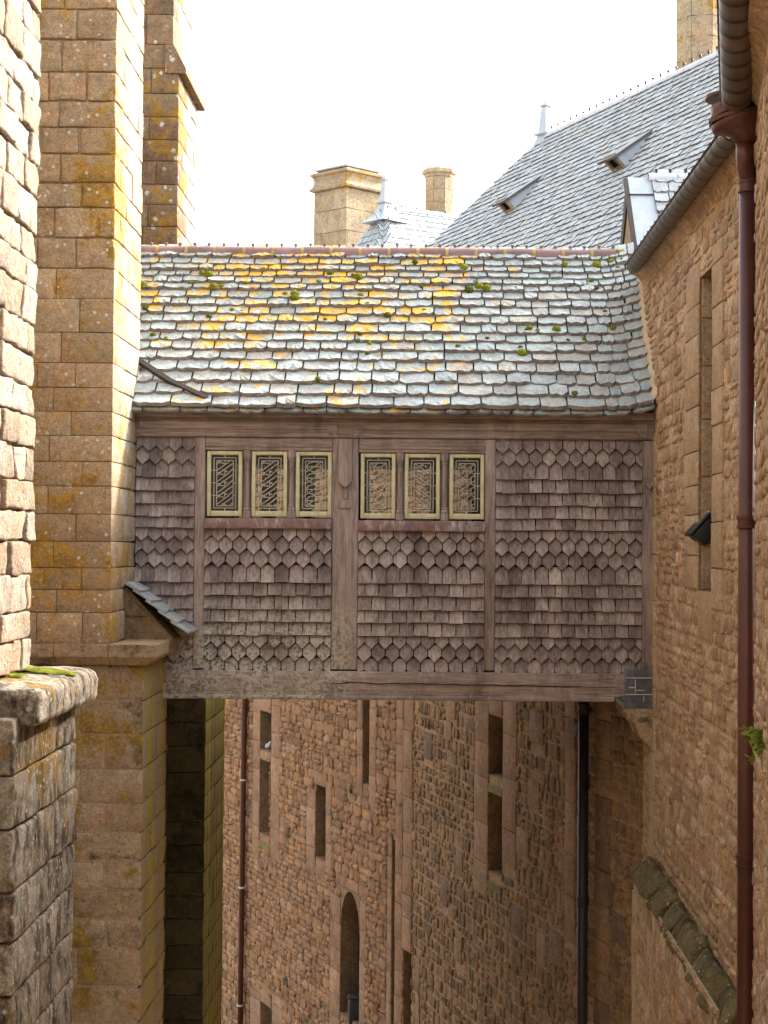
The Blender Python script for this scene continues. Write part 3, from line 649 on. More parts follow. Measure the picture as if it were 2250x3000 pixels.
for (x0, x1, y0, y1, ch, mt) in ((1392, 1433, 2030, 2620, .55, 'ash_far'), (1475, 1516, 2030, 2540, .55, 'ash_far'), (1657, 1688, 2030, 2760, .6, 'ash_far'), (1745, 1790, 2030, 3060, .42, 'ash_dark'), (1434, 1474, 2040, 2095, .5, 'ash_far'), (1219, 1232, 2800, 3100, .5, 'ash_far')):
    r_ = rect(onM, x0, x1, y0, y1, 0); ashM.append((r_[0] + .004, r_[1] - .004, r_[2], r_[3], ch, mt))
bigb = random.Random(9)
for _ in range(26):
    x0 = bigb.choice([bigb.uniform(1525, 1650), bigb.uniform(1240, 1385), bigb.uniform(1795, 1850), bigb.uniform(1795, 1850)]); y0 = bigb.uniform(2080, 2950); a, zq = onM(x0, y0); wq = bigb.uniform(.3, .55); hq = bigb.uniform(.25, .42)
    if any(not (a + wq < q[0] or a - 0 > q[1] or zq + hq < q[2] or zq > q[3]) for q in ashM) or any(not (a + wq < q[0] or a > q[1]) for q in opM): continue
    ashM.append((a, a + wq, zq, zq + hq, hq * 2, 'ash_dark' if x0 > 1700 or bigb.random() < .3 else 'ash_far'))
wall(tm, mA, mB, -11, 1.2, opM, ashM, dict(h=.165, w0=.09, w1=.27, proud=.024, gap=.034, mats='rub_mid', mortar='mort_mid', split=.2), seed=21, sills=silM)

# ------------------------------------------------------------------ far wall
hA = mB.copy(); hD = Vector((-.459, 1, 0)); hB = hA + hD * 11.5; hn = Vector((hD.y, -hD.x, 0)).normalized(); hu = hD.normalized()
def onH(px, py): p = hP(px, py, hA, hn); return (p - hA).dot(hu), p.z
th = thing('rubble_wall', 'coarse brown rubble wall with slit windows and red downpipe, deep in the alley', 'wall', (hA + hD * 5 + Vector((0, 0, gz))))
opH = [rect(onH, 764, 795, 2086, 2199, .24), rect(onH, 762, 793, 2228, 2446, .24), rect(onH, 927, 955, 2303, 2516, .24), rect(onH, 1066, 1083, 2000, 2298, .2), rect(onH, 1000, 1054, 2612, 2986, .32, True),
       rect(onH, 1150, 1158, 2460, 3150, .3), rect(onH, 1184, 1212, 2790, 3150, .4), rect(onH, 766, 797, 2946, 3080, .4), rect(onH, 637, 641, 2846, 2955, .3)]
ashH = []
for (x0, x1, y0, y1, ch, mt) in ((742, 763, 2030, 2500, .55, 'ash_far'), (796, 822, 2030, 2520, .6, 'ash_far'), (764, 795, 2030, 2084, .5, 'ash_far'), (764, 795, 2201, 2226, .5, 'ash_far'), (900, 926, 2310, 2560, .6, 'ash_far'), (956, 974, 2290, 2560, .6, 'ash_far'), (922, 960, 2262, 2301, .5, 'ash_far'), (927, 955, 2520, 2570, .5, 'ash_far'),
        (1048, 1065, 2030, 2330, .6, 'ash_far'), (1084, 1104, 2030, 2360, .6, 'ash_far'), (1160, 1182, 2030, 3120, .5, 'ash_far'), (1183, 1213, 2030, 2788, .5, 'ash_far'), (1135, 1149, 2440, 3120, .5, 'ash_far'),
        (968, 999, 2620, 3050, .5, 'ash_far'), (1055, 1074, 2640, 3100, .5, 'ash_far'), (985, 1070, 2575, 2606, .4, 'ash_far'), (798, 830, 2920, 3100, .6, 'ash_far'), (735, 765, 2900, 3100, .6, 'ash_far'), (766, 797, 2905, 2944, .5, 'ash_far'), (642, 655, 2800, 2990, .5, 'ash_far')):
    r_ = rect(onH, x0, x1, y0, y1, 0); ashH.append((max(.004, r_[0] + .003), r_[1] - .003, r_[2], r_[3], ch, mt))
silH = [(opH[1][0], opH[1][1], opH[1][2], .3), (opH[0][0], opH[0][1], opH[0][2], .2), (opH[2][0], opH[2][1], opH[2][2], .3)]
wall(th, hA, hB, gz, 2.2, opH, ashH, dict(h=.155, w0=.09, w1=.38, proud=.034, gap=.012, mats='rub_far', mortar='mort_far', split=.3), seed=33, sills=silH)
# eave end return of the far building
hc = Vector((-4.5, 35.02, 0))

# ------------------------------------------------------------------ slates
def slate_mesh(seed, mat):
    r = random.Random(seed); nb = 7; V = []
    bot = [(-.5 + i / (nb - 1), r.uniform(-.035, .03)) for i in range(nb)]
    bot[0] = (-.5, r.uniform(.02, .14)); bot[-1] = (.5, r.uniform(.02, .14))
    top = [(.5, 1.), (-.5, 1.)]
    out = bot + top; n = len(out)
    for a, b in out: V.append((a, b, 0))
    for a, b in out: V.append((a * .985, b + (.05 * r.uniform(.3, 1.3) if b < .5 else 0), 1 * r.uniform(.75, 1.2) if b < .5 else .9))
    Fc = [tuple(range(n))[::-1]] + [(i, (i + 1) % n, n + (i + 1) % n, n + i) for i in range(n)]
    c = len(V); V.append((r.uniform(-.2, .2), .45, 1.05 * r.uniform(.9, 1.3))); Fc += [(n + i, n + (i + 1) % n, c) for i in range(n)]
    return V, Fc
SPOOL = [slate_mesh(i, 0) for i in range(24)]
def lay_slates(parent, rows, mat, nmax, name='slate'):
    """rows: list of (matrix, importance) for unit slates"""
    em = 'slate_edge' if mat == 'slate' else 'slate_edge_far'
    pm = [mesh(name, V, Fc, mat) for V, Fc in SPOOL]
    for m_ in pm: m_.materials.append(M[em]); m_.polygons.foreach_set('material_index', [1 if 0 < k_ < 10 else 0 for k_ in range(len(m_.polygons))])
    SV = [np.array(V) for V, _ in SPOOL]; rows.sort(key=lambda t: -t[1]); bv = []; bf = []; off = 0
    for i, (mw, imp) in enumerate(rows):
        k = rng.randrange(len(SPOOL))
        if i < nmax and imp > 0: link(name, pm[k], parent, mw)
        else:
            m = np.array(mw); v = SV[k] @ m[:3, :3].T + m[:3, 3]; bv.append(v); bf += [tuple(x + off for x in f) for f in SPOOL[k][1]]; off += len(v)
    if bv:
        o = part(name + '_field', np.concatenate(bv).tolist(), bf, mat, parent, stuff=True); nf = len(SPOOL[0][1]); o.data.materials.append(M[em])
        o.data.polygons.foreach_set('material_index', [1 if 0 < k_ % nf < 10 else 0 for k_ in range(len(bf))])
def frame(x, y, z, o): return Matrix(((x.x, y.x, z.x, o.x), (x.y, y.y, z.y, o.y), (x.z, y.z, z.z, o.z), (0, 0, 0, 1)))
def slate_imp(p, area, bridge=True):
    q = proj(p)
    if not (0 < q[0] < 2250 and 0 < q[1] < 3000) or (bridge and q[1] > 738 and q[0] < 1880): return 0
    return area / q[2] ** 2

# ------------------------------------------------------------------ THE COVERED BRIDGE
YB = 16.7
tbr = thing('covered_bridge', 'timber covered footbridge with oak shingles and lichened slate roof spanning the alley', 'bridge', (-.3, 18.2, hY(1150, 2050, YB).z))
Xb = lambda px, py=1650: hY(px, py, YB).x
Zb = lambda py, px=1250: hY(px, py, YB).z
zpl0, zpl1 = Zb(1286), Zb(1208)
xl, xr_ = -4.7, XJ - .002
def bev(a, b, r=.008, amp=.004): return rbox(a, b, r, amp, 2.2, True, rng.random() * 30)
def tbox(name, a, b, mat, r=.008, amp=.004, parent=tbr, **k):
    V, Fc = bev(a, b, r, amp); return part(name, V, Fc, mat, parent, True, **k)
# shell behind the shingles
B().box((xl, YB + .0, Zb(2005)), (Xb(598), YB + .06, zpl0)).box((Xb(598), YB, Zb(2005)), (Xb(972), YB + .06, Zb(1540))).box((Xb(972), YB + .001, Zb(2005)), (Xb(1050), YB + .061, zpl0)).box((Xb(1050), YB, Zb(2005)), (Xb(1420), YB + .06, Zb(1540))).box((Xb(1420), YB, Zb(2005)), (xr_, YB + .06, zpl0)).part('boarding', 'darkwood', tbr)
# back wall with its own window openings, floor and ceiling of the passage
yb1 = 19.55; q = B(); ob = [(605, 708), (736, 840), (865, 970), (1055, 1157), (1184, 1287), (1315, 1417)]; zw0, zw1 = Zb(1520), Zb(1325)
xsx = [xl] + [v for a, b in ob for v in (Xb(a) - .05, Xb(b) - .05)] + [xr_]
q.box((xl, yb1, Zb(2040)), (xr_, yb1 + .1, zw0)); q.box((xl, yb1, zw1), (xr_, yb1 + .1, zpl1))
for i in range(0, len(xsx), 2): q.box((xsx[i], yb1 + .001, zw0), (xsx[i + 1], yb1 + .099, zw1))
q.box((xl, YB + .06, Zb(2035)), (xr_, yb1, Zb(1985))); q.part('passage_shell', 'darkwood', tbr)
for a, b in ob:
    q = B(); x0, x1 = Xb(a) - .05, Xb(b) - .05
    for c0_, c1_ in (((x0, zw0), (x0 + .05, zw1)), ((x1 - .05, zw0), (x1, zw1)), ((x0 + .05, zw0), (x1 - .05, zw0 + .05)), ((x0 + .05, zw1 - .05), (x1 - .05, zw1))): q.box((c0_[0], yb1 - .03, c0_[1]), (c1_[0], yb1 + .03, c1_[1]))
    for k in range(1, 5): zz = zw0 + (zw1 - zw0) * k / 5; q.bar((x0, yb1, zz - .06), (x1, yb1, zz + .06), .014, .01)
    q.part('rear_casement', 'cream', tbr)
# wall plate: lath, main face, chamfer with stops at the posts
tbox('eaves_lath', (xl, YB - .085, Zb(1229)), (xr_, YB + .1, Zb(1205)), 'wood_h')
tbox('wall_plate', (xl, YB - .062, Zb(1286)), (xr_, YB + .1, Zb(1229) - .003), 'wood_h', .006, .003)
for (a, b) in ((405, 958), (1062, 1862)):
    tbox('plate_moulding', (Xb(a), YB - .088, Zb(1263)), (Xb(b) - .02, YB - .055, Zb(1238)), 'wood_h', .012, .002)
    tbox('plate_moulding', (Xb(a), YB - .078, Zb(1285)), (Xb(b) + .02, YB - .055, Zb(1272)), 'wood_h', .01, .002)
for (a, sg) in ((958, 1), (1062, -1), (1862, 1)):
    q = B(); xa = Xb(a) - .02 * sg; pts = [(xa, Zb(1240)), (xa, Zb(1262))] + [(xa + sg * .1 * t, Zb(1262) - .085 * t ** 1.7) for t in (.4, .8, 1)] + [(xa + sg * .12, Zb(1285)), (xa + sg * .12, Zb(1240))]
    if sg < 0: pts = pts[::-1]
    q.prism(pts, YB - .080, YB - .05, lambda a_, b_, d_: (a_, d_, b_)); q.part('moulding_stop', 'wood_h', tbr)
# posts
zbm = Zb(1963)
tbox('post', (Xb(570), YB - .055, zbm), (Xb(600), YB + .1, Zb(1287)), 'wood_v', .01)
tbox('post', (Xb(972), YB - .05, zbm), (Xb(1049), YB + .1, Zb(1287)), 'wood_v', .012)
tbox('post', (Xb(1419), YB - .055, zbm), (Xb(1450), YB + .1, Zb(1287)), 'wood_v', .01)
tbox('post', (Xb(1879), YB - .05, Zb(1962)), (xr_, YB + .1, Zb(1287)), 'wood_v', .01)
for (a, b, y0) in ((991, 1030, 1290), (1881, 1913, 1290)):      # carved pendants
    q = B(); m = (a + b) / 2; X_ = lambda p: Xb(p)
    q.prism([(X_(a), Zb(y0)), (X_(a), Zb(1402)), (X_(m), Zb(1417)), (X_(b), Zb(1402)), (X_(b), Zb(y0))], YB - .10, YB - .04, lambda a_, b_, d_: (a_, d_, b_)); q.part('pendant', 'wood_v', tbr)
    q = B(); q.prism([(X_(a), Zb(1399)), (X_(a), Zb(1413)), (X_(m), Zb(1431)), (X_(b), Zb(1413)), (X_(b), Zb(1399)), (X_(m), Zb(1416))], YB - .125, YB - .06, lambda a_, b_, d_: (a_, d_, b_)); q.part('pendant_chevron', 'wood_v', tbr)
    if a < 1500:
        q = B(); q.prism([(X_(a), Zb(1466)), (X_(b), Zb(1466)), (X_(b), Zb(1490)), (X_(a), Zb(1490))], YB - .066, YB - .04, lambda a_, b_, d_: (a_, d_, b_)); q.part('post_stop', 'wood_v', tbr)
        q = B(); q.prism([(X_(m - 4), Zb(1464)), (X_(m - 6), Zb(1436)), (X_(m), Zb(1430)), (X_(m + 6), Zb(1436)), (X_(m + 4), Zb(1464))], YB - .075, YB - .04, lambda a_, b_, d_: (a_, d_, b_)); q.part('post_stop', 'wood_v', tbr)
# sole beam with a bottom moulding and its long shake
tbox('sole_beam', (-3.6, YB - .07, Zb(2034)), (Xb(1832), YB + .16, Zb(1966)), 'wood_h', .012, .012)
tbox('beam_moulding', (-3.6, YB - .095, Zb(2050)), (Xb(1800), YB + .16, Zb(2036)), 'wood_h', .014, .004)
tbox('beam_moulding', (-3.6, YB - .078, Zb(2036)), (Xb(1815), YB + .16, Zb(2031)), 'wood_h', .004, .002)
q = B(); pts = []
for i in range(60):
    px = 950 + i * 14.5; py = 1999 + (px - 950) * .0175 + 5 * mnoise.noise(Vector((i * .23, 1, 0))) + 2.5 * mnoise.noise(Vector((i * .9, 4, 0))); pts.append((px, py))
for i in range(len(pts) - 1):
    wd = .010 + .016 * abs(mnoise.noise(Vector((i * .17, 9, 2)))); wd *= 1 if 3 < i < 52 else .5
    a = hY(*pts[i], YB - .083); b = hY(*pts[i + 1], YB - .083); q.bar(a, b, wd, .004)
q.part('shake', 'dark', tbr)
# joists and underside
for px in (640, 830, 1020, 1210, 1400, 1590, 1780): tbox('joist', (Xb(px), YB + .2, Zb(2040) + .0), (Xb(px) + .14, 19.5, Zb(2000)), 'darkwood', .01)
# window groups
def window_group(xs, top, bot, x0, x1, colx, kind):
    # head beam with little arched nicks
    tbox('window_head', (Xb(x0), YB - .05, Zb(top - 2)), (Xb(x1), YB + .1, Zb(1287)), 'wood_h', .008)
    tbox('head_moulding', (Xb(x0 + 2), YB - .066, Zb(top - 12)), (Xb(x1 - 2), YB - .04, Zb(top - 20)), 'wood_h', .006)
    s = tbox('window_sill', (Xb(x0 - 1), YB - .10, Zb(bot + 36)), (Xb(x1 + 1), YB + .08, Zb(bot + 5)), 'lead_old', .012, .008)
    for cx_ in colx:
        q = B(); xc = Xb(cx_); yc = YB - .03; z0_, z1_ = Zb(bot + 4), Zb(top - 2); H = z1_ - z0_
        prof_ = [(0, .046), (.09, .046), (.10, .036), (.13, .042), (.16, .030), (.18, .036), (.20, .027), (.62, .027), (.72, .027), (.735, .034), (.75, .027), (.83, .029), (.845, .037), (.86, .03), (.9, .044), (1., .046)]
        q.tube([(xc, yc, z0_ + H * t) for t, _ in prof_], [r_ for _, r_ in prof_], 8); q.part('colonnette', 'wood_v', tbr)
        B().box((xc - .05, YB + .012, z0_), (xc + .05, YB + .1, z1_)).part('mullion', 'wood_v', tbr)
    for wi, (a, b) in enumerate(xs):
        xa, xb = Xb(a), Xb(b); z0_, z1_ = Zb(bot), Zb(top); fw = .04
        fo = B()
        wnd = part('window', *rbox((xa, YB - .035, z0_), (xa + fw, YB + .03, z1_), .007, .002, 3, True, 1), 'cream', tbr, True)
        for (p, q2) in (((xb - fw, z0_), (xb, z1_)), ((xa + fw, z1_ - fw), (xb - fw, z1_)), ((xa + fw, z0_), (xb - fw, z0_ + fw * 1.45))):
            V, Fc = rbox((p[0], YB - .034, p[1]), (q2[0], YB + .029, q2[1]), .007, .002, 3, True, 1)
            o = part('frame', V, Fc, 'cream', wnd, True)
        gx0, gx1, gz0, gz1 = xa + fw, xb - fw, z0_ + fw * 1.45, z1_ - fw; yg = YB + .005
        part('pane', [(gx0, yg, gz0), (gx1, yg, gz0), (gx1, yg, gz1), (gx0, yg, gz1)], [(0, 1, 2, 3)], 'glass', wnd)
        q = B(); Wd, Hd = gx1 - gx0, gz1 - gz0; U = lambda u, v: (gx0 + u * Wd, yg - .004, gz0 + v * Hd)
        def ln(u0, v0, u1, v1, t=.0085): q.bar(U(u0, v0), U(u1, v1), t, .009)
        for u0, u1, v0, v1 in ((.1, .9, .05, .95), (.2, .8, .09, .9)):
            ln(u0, v0, u1, v0); ln(u0, v1, u1, v1); ln(u0, v0, u0, v1); ln(u1, v0, u1, v1)
        for k in range(1, 4):
            v = .05 + .9 * k / 4; ln(0, v, .2, v); ln(.8, v, 1, v)
        ln(.5, .95, .5, 1); ln(.5, 0, .5, .05)
        nseg = 4
        for k in range(nseg):
            v0 = .09 + .81 * k / nseg; v1 = .09 + .81 * (k + 1) / nseg; dv_ = v1 - v0; md = (v0 + v1) / 2
            if kind == 'z':
                if wi < 2:
                    ln(.2, v0 + .1 * dv_, .66, v1 - .05 * dv_); ln(.36, v0, .8, v1 - .22 * dv_); ln(.2, v0 + .65 * dv_, .36, v1); ln(.66, v0, .8, v0 + .3 * dv_)
                    ln(.4, md - .3 * dv_, .6, v0 - .0); ln(.5, v1 - .16 * dv_, .5, v1 + .06 * dv_); ln(.36, v1, .2, v1 - .12 * dv_); ln(.28, v0 + .82 * dv_, .5, v0 + .74 * dv_)
                else:
                    n_ = 8; c = (.5, md)
                    for t in range(n_):
                        a0 = 2 * math.pi * t / n_; a1 = 2 * math.pi * (t + 1) / n_; ln(.5 + .27 * math.cos(a0), md + .45 * dv_ * math.sin(a0), .5 + .27 * math.cos(a1), md + .45 * dv_ * math.sin(a1))
                    ln(.2, v0, .8, v1); ln(.2, md, .8, md)
            else:
                if wi == 1:
                    ln(.2, v1, .8, v0); ln(.2, v1 - .3 * dv_, .6, v0); ln(.45, v1, .8, v0 + .35 * dv_)
                    n_ = 7
                    for t in range(n_): a0 = 2 * math.pi * t / n_; a1 = 2 * math.pi * (t + 1) / n_; ln(.5 + .2 * math.cos(a0), md + .33 * dv_ * math.sin(a0), .5 + .2 * math.cos(a1), md + .33 * dv_ * math.sin(a1))
                else:
                    ln(.2, v0, .8, v1); ln(.2, v1, .8, v0); ln(.2, md, .5, v1); ln(.5, v0, .8, md); ln(.35, v0 + .25 * dv_, .35, v1 - .25 * dv_); ln(.65, v0 + .25 * dv_, .65, v1 - .25 * dv_)
        q.part('lead_cames', 'came', wnd)
window_group([(605, 708), (736, 840), (865, 970)], 1326, 1517, 600, 971, [722, 852.5], 'z')
window_group([(1055, 1157), (1184, 1287), (1315, 1417)], 1330, 1521, 1050, 1420, [1170.5, 1301], 'x')
# shingles
rows = [('P', 1334), ('P', 1371), ('S', 1408), ('S', 1447), ('S', 1485), ('S', 1522), ('S', 1556), ('P', 1595), ('P', 1633), ('P', 1672), ('S', 1714), ('S', 1752), ('S', 1792), ('S', 1829), ('S', 1868), ('P', 1906), ('P', 1944), ('P', 1985)]
rows = [(t, y - 4) for t, y in rows]
pm_ = {}
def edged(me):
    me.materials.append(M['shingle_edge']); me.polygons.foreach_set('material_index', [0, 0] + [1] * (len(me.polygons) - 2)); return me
def shmesh(t, wd):
    k = (t, round(wd, 4))
    if k not in pm_:
        h = .19; ph = wd * .47; g2 = wd / 2 - .005
        poly = [(-g2, h), (-g2, ph), (0, 0), (g2, ph), (g2, h)] if t == 'P' else [(-g2, h), (-g2, 0), (g2, 0), (g2, h)]
        if t == 'P': poly = [(a, b - ph * .0) for a, b in poly]
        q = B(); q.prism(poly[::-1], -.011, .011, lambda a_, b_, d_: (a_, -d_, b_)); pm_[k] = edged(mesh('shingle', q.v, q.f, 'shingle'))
    return pm_[k]
items = []
for (x0, x1, y0, n) in ((398, 570, 0, 4.5), (600, 972, 1560, 9), (1049, 1419, 1560, 9), (1450, 1879, 0, 11)):
    wd = (Xb(x1) - Xb(x0)) / n
    for i, (t, y) in enumerate(rows):
        if y < y0: continue
        odd = i % 2
        cnt = int(math.ceil(n)) + 1; xx = Xb(x1) - wd * (.5 if not odd else 0.)
        while xx > Xb(x0) - wd * .49:
            xc = xx; cw = wd
            lo, hi = Xb(x0), Xb(x1)
            a, b = xc - wd / 2, xc + wd / 2
            if b - hi > .01 or lo - a > .01:      # half shingles at the panel edges
                a = max(a, lo); b = min(b, hi)
                if b - a < .02: xx -= wd; continue
                items.append((t, y, a, b, xc, wd))
            else: items.append((t, y, a, b, xc, wd))
            xx -= wd
items.sort(key=lambda t: -(t[3] - t[2]) - (1 if t[2] > Xb(600) else 0)); sb = B()
for i, (t, y, a, b, xc, wd) in enumerate(items):
    jz = rng.uniform(-.006, .006) if t == 'S' else rng.uniform(-.003, .003)
    o = Vector((xc, YB - .066, Zb(y) + jz)); tilt = math.atan2(.062 + rng.uniform(-.004, .008), .19)
    mw = Matrix.Translation(o) @ Matrix.Rotation(-tilt, 4, 'X') @ Matrix.Rotation(rng.uniform(-.02, .02) * (.5 if t == 'P' else 1), 4, 'Y')
    if b - a > wd - .005 and i < 320: link('shingle', shmesh(t, wd), tbr, mw)
    else:
        h = .19; ph = wd * .47; l, r = a - xc + .002, b - xc - .002
        if t == 'P':
            f = lambda u: abs(u) / (wd / 2) * ph
            poly = [(l, h), (l, f(l))] + ([(0, 0)] if l < -.001 and r > .001 else []) + [(r, f(r)), (r, h)]
        else: poly = [(l, h), (l, 0), (r, 0), (r, h)]
        q = B(); q.prism(poly[::-1], -.011, .011, lambda a_, b_, d_: (a_, -d_, b_))
        if b - a > wd - .005: sb.add([mw @ Vector(v) for v in q.v], q.f)
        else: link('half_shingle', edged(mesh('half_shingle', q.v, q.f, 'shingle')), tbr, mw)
if sb.v: sb.part('shingle_field', 'shingle', tbr, stuff=True)

# roof: profile from eaves to ridge, concave at the foot, swept up against the wall on the right
YEv, YR = 16.42, 18.2; ZE = hY(1150, 1206, YEv).z; ZR = hY(1150, 741, YR).z
def prof_r(t): return YEv + (YR - YEv) * t, ZE + (ZR - ZE) * (t - .16 * t * (1 - t))
def tof(py):
    lo, hi = 0., 1.
    for _ in range(40):
        m = (lo + hi) / 2; y, z = prof_r(m); q = proj((0, y, z))
        if q[1] > py: lo = m
        else: hi = m
    return lo
lift = lambda x: .09 * max(0, (x - (XJ - .5)) / .5) ** 2 + .006 * mnoise.noise(Vector((x * 1.3, 3, 0)))
q = B(); nt = 14; xsR = [xl, -3, -1, 1, XJ - .5, XJ - .3, XJ - .15, XJ]
for t in range(nt + 1):
    y, z = prof_r(t / nt)
    for x in xsR: q.v.append((x, y, z - .03 + lift(x)))
for t in range(nt):
    for i in range(len(xsR) - 1): k = t * len(xsR) + i; q.f.append((k, k + 1, k + 1 + len(xsR), k + len(xsR)))
# back slope of the roof
k = len(q.v); q.v += [(xl, YR, ZR - .03), (XJ, YR, ZR - .03), (XJ, 2 * YR - YEv, ZE), (xl, 2 * YR - YEv, ZE)]; q.f.append((k, k + 1, k + 2, k + 3))
q.part('roof_boarding', 'darkwood', tbr)
rb = [769, 789, 807, 825, 845, 864, 888, 911, 936, 960, 988, 1014, 1042, 1070, 1102, 1136, 1171, 1204]
tt = [tof(y) for y in rb]
def rpt(x, t, off=0.):
    y, z = prof_r(t); y2, z2 = prof_r(min(1, t + .02)); s = Vector((0, y2 - y, z2 - z)).normalized() if t < .99 else Vector((0, .64, .77))
    e = .02; sx = Vector((e, 0, lift(x + e) - lift(x))).normalized(); n = sx.cross(s).normalized()
    return Vector((x, y, z + lift(x))) + n * off, sx, s, n
sl_ = []
tt2 = tt + [-.035]
for i in range(len(tt)):
    t0 = tt[i]; texp = (tt[i - 1] if i else 1.) - t0
    y, z = prof_r(t0); y2, z2 = prof_r(min(1, t0 + texp)); exp = math.hypot(y2 - y, z2 - z); Ls = exp * 1.55
    x = XJ - .004 - rng.uniform(0, .02); wmean = .205 + .095 * (i / 17)
    while x > -3.75:
        k = 1. if x < 1.85 else .62
        wd = rng.uniform(.62, 1.42) * wmean * k; xc = x - wd / 2
        o, sx, s, n = rpt(xc, max(0, t0), 0.012); o += s * rng.uniform(-.007, .007)
        th_ = rng.uniform(.026, .046); a = math.atan2(.034 + th_ * .4, Ls) + rng.uniform(-.01, .02); s2 = (s * math.cos(a) - n * math.sin(a)); n2_ = (n * math.cos(a) + s * math.sin(a))
        ro = rng.uniform(-.012, .012); sx2 = sx * math.cos(ro) + s2 * math.sin(ro); s3 = s2 * math.cos(ro) - sx * math.sin(ro)
        mw = frame(sx2 * (wd - .012), s3 * Ls, n2_ * th_, o + n * .022)
        qx = proj(o); sl_.append((mw, wd * exp if qx[0] > 400 else 0)); x -= wd
# undercloak course showing as thin edges at the eaves
x = XJ - .02
while x > -3.7:
    wd = rng.uniform(.2, .4); o, sx, s, n = rpt(x - wd / 2, 0, -.012); mw = frame(sx * (wd - .008), s * .25, n * .02, o - s * rng.uniform(.0, .02) - n * .012); sl_.append((mw, .0001)); x -= wd
lay_slates(tbr, sl_, 'slate', 320)
# plaster fillet along the wall, left rake strip
q = B()
for t in range(12):
    o, sx, s, n = rpt(XJ - .05, t / 11 * .9); q.v += [tuple(o + n * .04), (XJ + .002, o.y, o.z + .16), (XJ + .002, o.y, o.z - .1)]
for t in range(11):
    k = t * 3; q.f += [(k, k + 1, k + 4, k + 3), (k, k + 3, k + 5, k + 2)]
q.part('plaster_fillet', 'plaster', tbr)
p0 = rpt(Xb(404) + .03, tof(1098), .11)[0]; p1 = rpt(-2.28, tof(1183), .05)[0]
q = B(); pm1 = (p0 * .6 + p1 * .4) - Vector((0, 0, .03)); q.bar(p0 + (p0 - pm1) * .5, pm1, .055, .05, (0, -.7, .7)); q.bar(pm1, p1, .05, .045, (0, -.7, .7)); q.part('rake_strip', 'gutter_seam', tbr)
# ridge tiles with mortar joints and knobs
zr0 = ZR + .0; n_t = 18; pitch = .33; x = -3.75; i = 0
tile = B()
while x < XJ - .12:
    q = B(); dz = rng.uniform(-.006, .006); q.tube([(x + .012, YR, zr0 - .045 + dz), (x + pitch - .012, YR, zr0 - .045 + dz)], .105, 12, caps=False, arc=(-.1, math.pi + .1), up=(0, 0, 1)); o = q.part('ridge_tile', 'tile', tbr, True)
    qq = B(); qq.tube([(x - .018, YR, zr0 - .045), (x + .018, YR, zr0 - .045)], .109, 12, caps=False, arc=(-.1, math.pi + .1)); qq.part('tile_joint', 'tile_mortar', tbr, True)
    for kx in (.09, .25):
        qq = B(); zc_ = zr0 + .055 + dz; xc = x + kx; qq.tube([(xc, YR, zc_ - .01), (xc, YR, zc_ + .02), (xc, YR, zc_ + .022), (xc, YR, zc_ + .04), (xc, YR, zc_ + .046)], [.011, .009, .02, .021, .01], 8); qq.part('knob', 'tile', tbr)
    x += pitch
# moss cushions
def cushion(parent, c, n, r, seed, mat='moss', name='moss_cushion', sq=.8):
    V = []; Fc = []; m = 9; n = n.normalized(); x = n.cross(Vector((0, 1, .3))).normalized(); y = n.cross(x)
    for i, (k, h) in enumerate(((1, -.2), (1.05, .25), (.8, .68), (.35, .95))):
        for j in range(m):
            a = 2 * math.pi * (j + .5 * (i % 2)) / m; q = 1 + .35 * mnoise.noise(Vector((math.cos(a) * 1.5 + seed, math.sin(a) * 1.5, h * 2)))
            V.append(c + (x * math.cos(a) + y * math.sin(a)) * r * k * q + n * r * h * sq)
    V.append(c + n * r * sq)
    for i in range(3):
        for j in range(m): j2 = (j + 1) % m; Fc.append((i * m + j, i * m + j2, (i + 1) * m + j2, (i + 1) * m + j))
    for j in range(m): Fc.append((3 * m + j, 3 * m + (j + 1) % m, 4 * m))
    part(name, V, Fc, mat, parent, True)
c1 = [(90, 355), (110, 370), (455, 280), (497, 290), (525, 365), (840, 250), (1250, 275), (1390, 285), (1425, 295), (725, 335), (385, 340), (970, 405), (1030, 405), (1030, 432), (1440, 410), (1485, 465), (495, 552), (1220, 565), (1605, 530), (1050, 635), (1437, 650), (1425, 690), (1495, 708), (1482, 772), (100, 500), (150, 670), (230, 690), (1175, 940), (640, 510), (700, 515), (1180, 330), (1490, 375), (1510, 160), (575, 360)]
c2 = [(435, 228), (465, 362), (530, 342), (572, 352), (500, 315), (1240, 205), (1250, 180), (1370, 232), (1205, 300), (1077, 325), (1240, 347), (1335, 345), (1290, 490), (810, 605), (830, 592), (880, 605), (995, 600), (575, 660), (1217, 617), (1337, 590), (1065, 667), (1163, 655), (785, 742), (775, 710), (397, 712), (1105, 990), (195, 490), (748, 350), (175, 345), (1045, 200), (1328, 187), (1395, 190), (137, 198)]
big = {(497, 290), (525, 365), (90, 355), (1030, 405), (1030, 432), (435, 228), (465, 362), (572, 352), (530, 342), (785, 742), (1240, 205), (1425, 295), (995, 600)}
for i, (a, b) in enumerate([(380 + p / 2.127, 680 + q_ / 2.127) for p, q_ in c1] + [(1150 + p / 2.074, 680 + q_ / 2.074) for p, q_ in c2]):
    t = tof(b + 4); x = hY(a, b, prof_r(t)[0]).x; o, sx, s, n = rpt(x, t, .05); key = (c1 + c2)[i]
    cushion(tbr, o, (n + Vector((0, -.4, .2))), (.05 if key in big else rng.uniform(.022, .036)), i * 1.7)
x = -3.3
while x < XJ - .15:      # mossy bed under the ridge tiles
    o, sx, s, n = rpt(x, .985, .03); cushion(tbr, o + Vector((0, -.015, rng.uniform(-.015, .005))), n, rng.uniform(.018, .034), x * 3.1, name='ridge_moss', mat='moss' if rng.random() < .7 else 'tile_mortar'); x += rng.uniform(.035, .075)

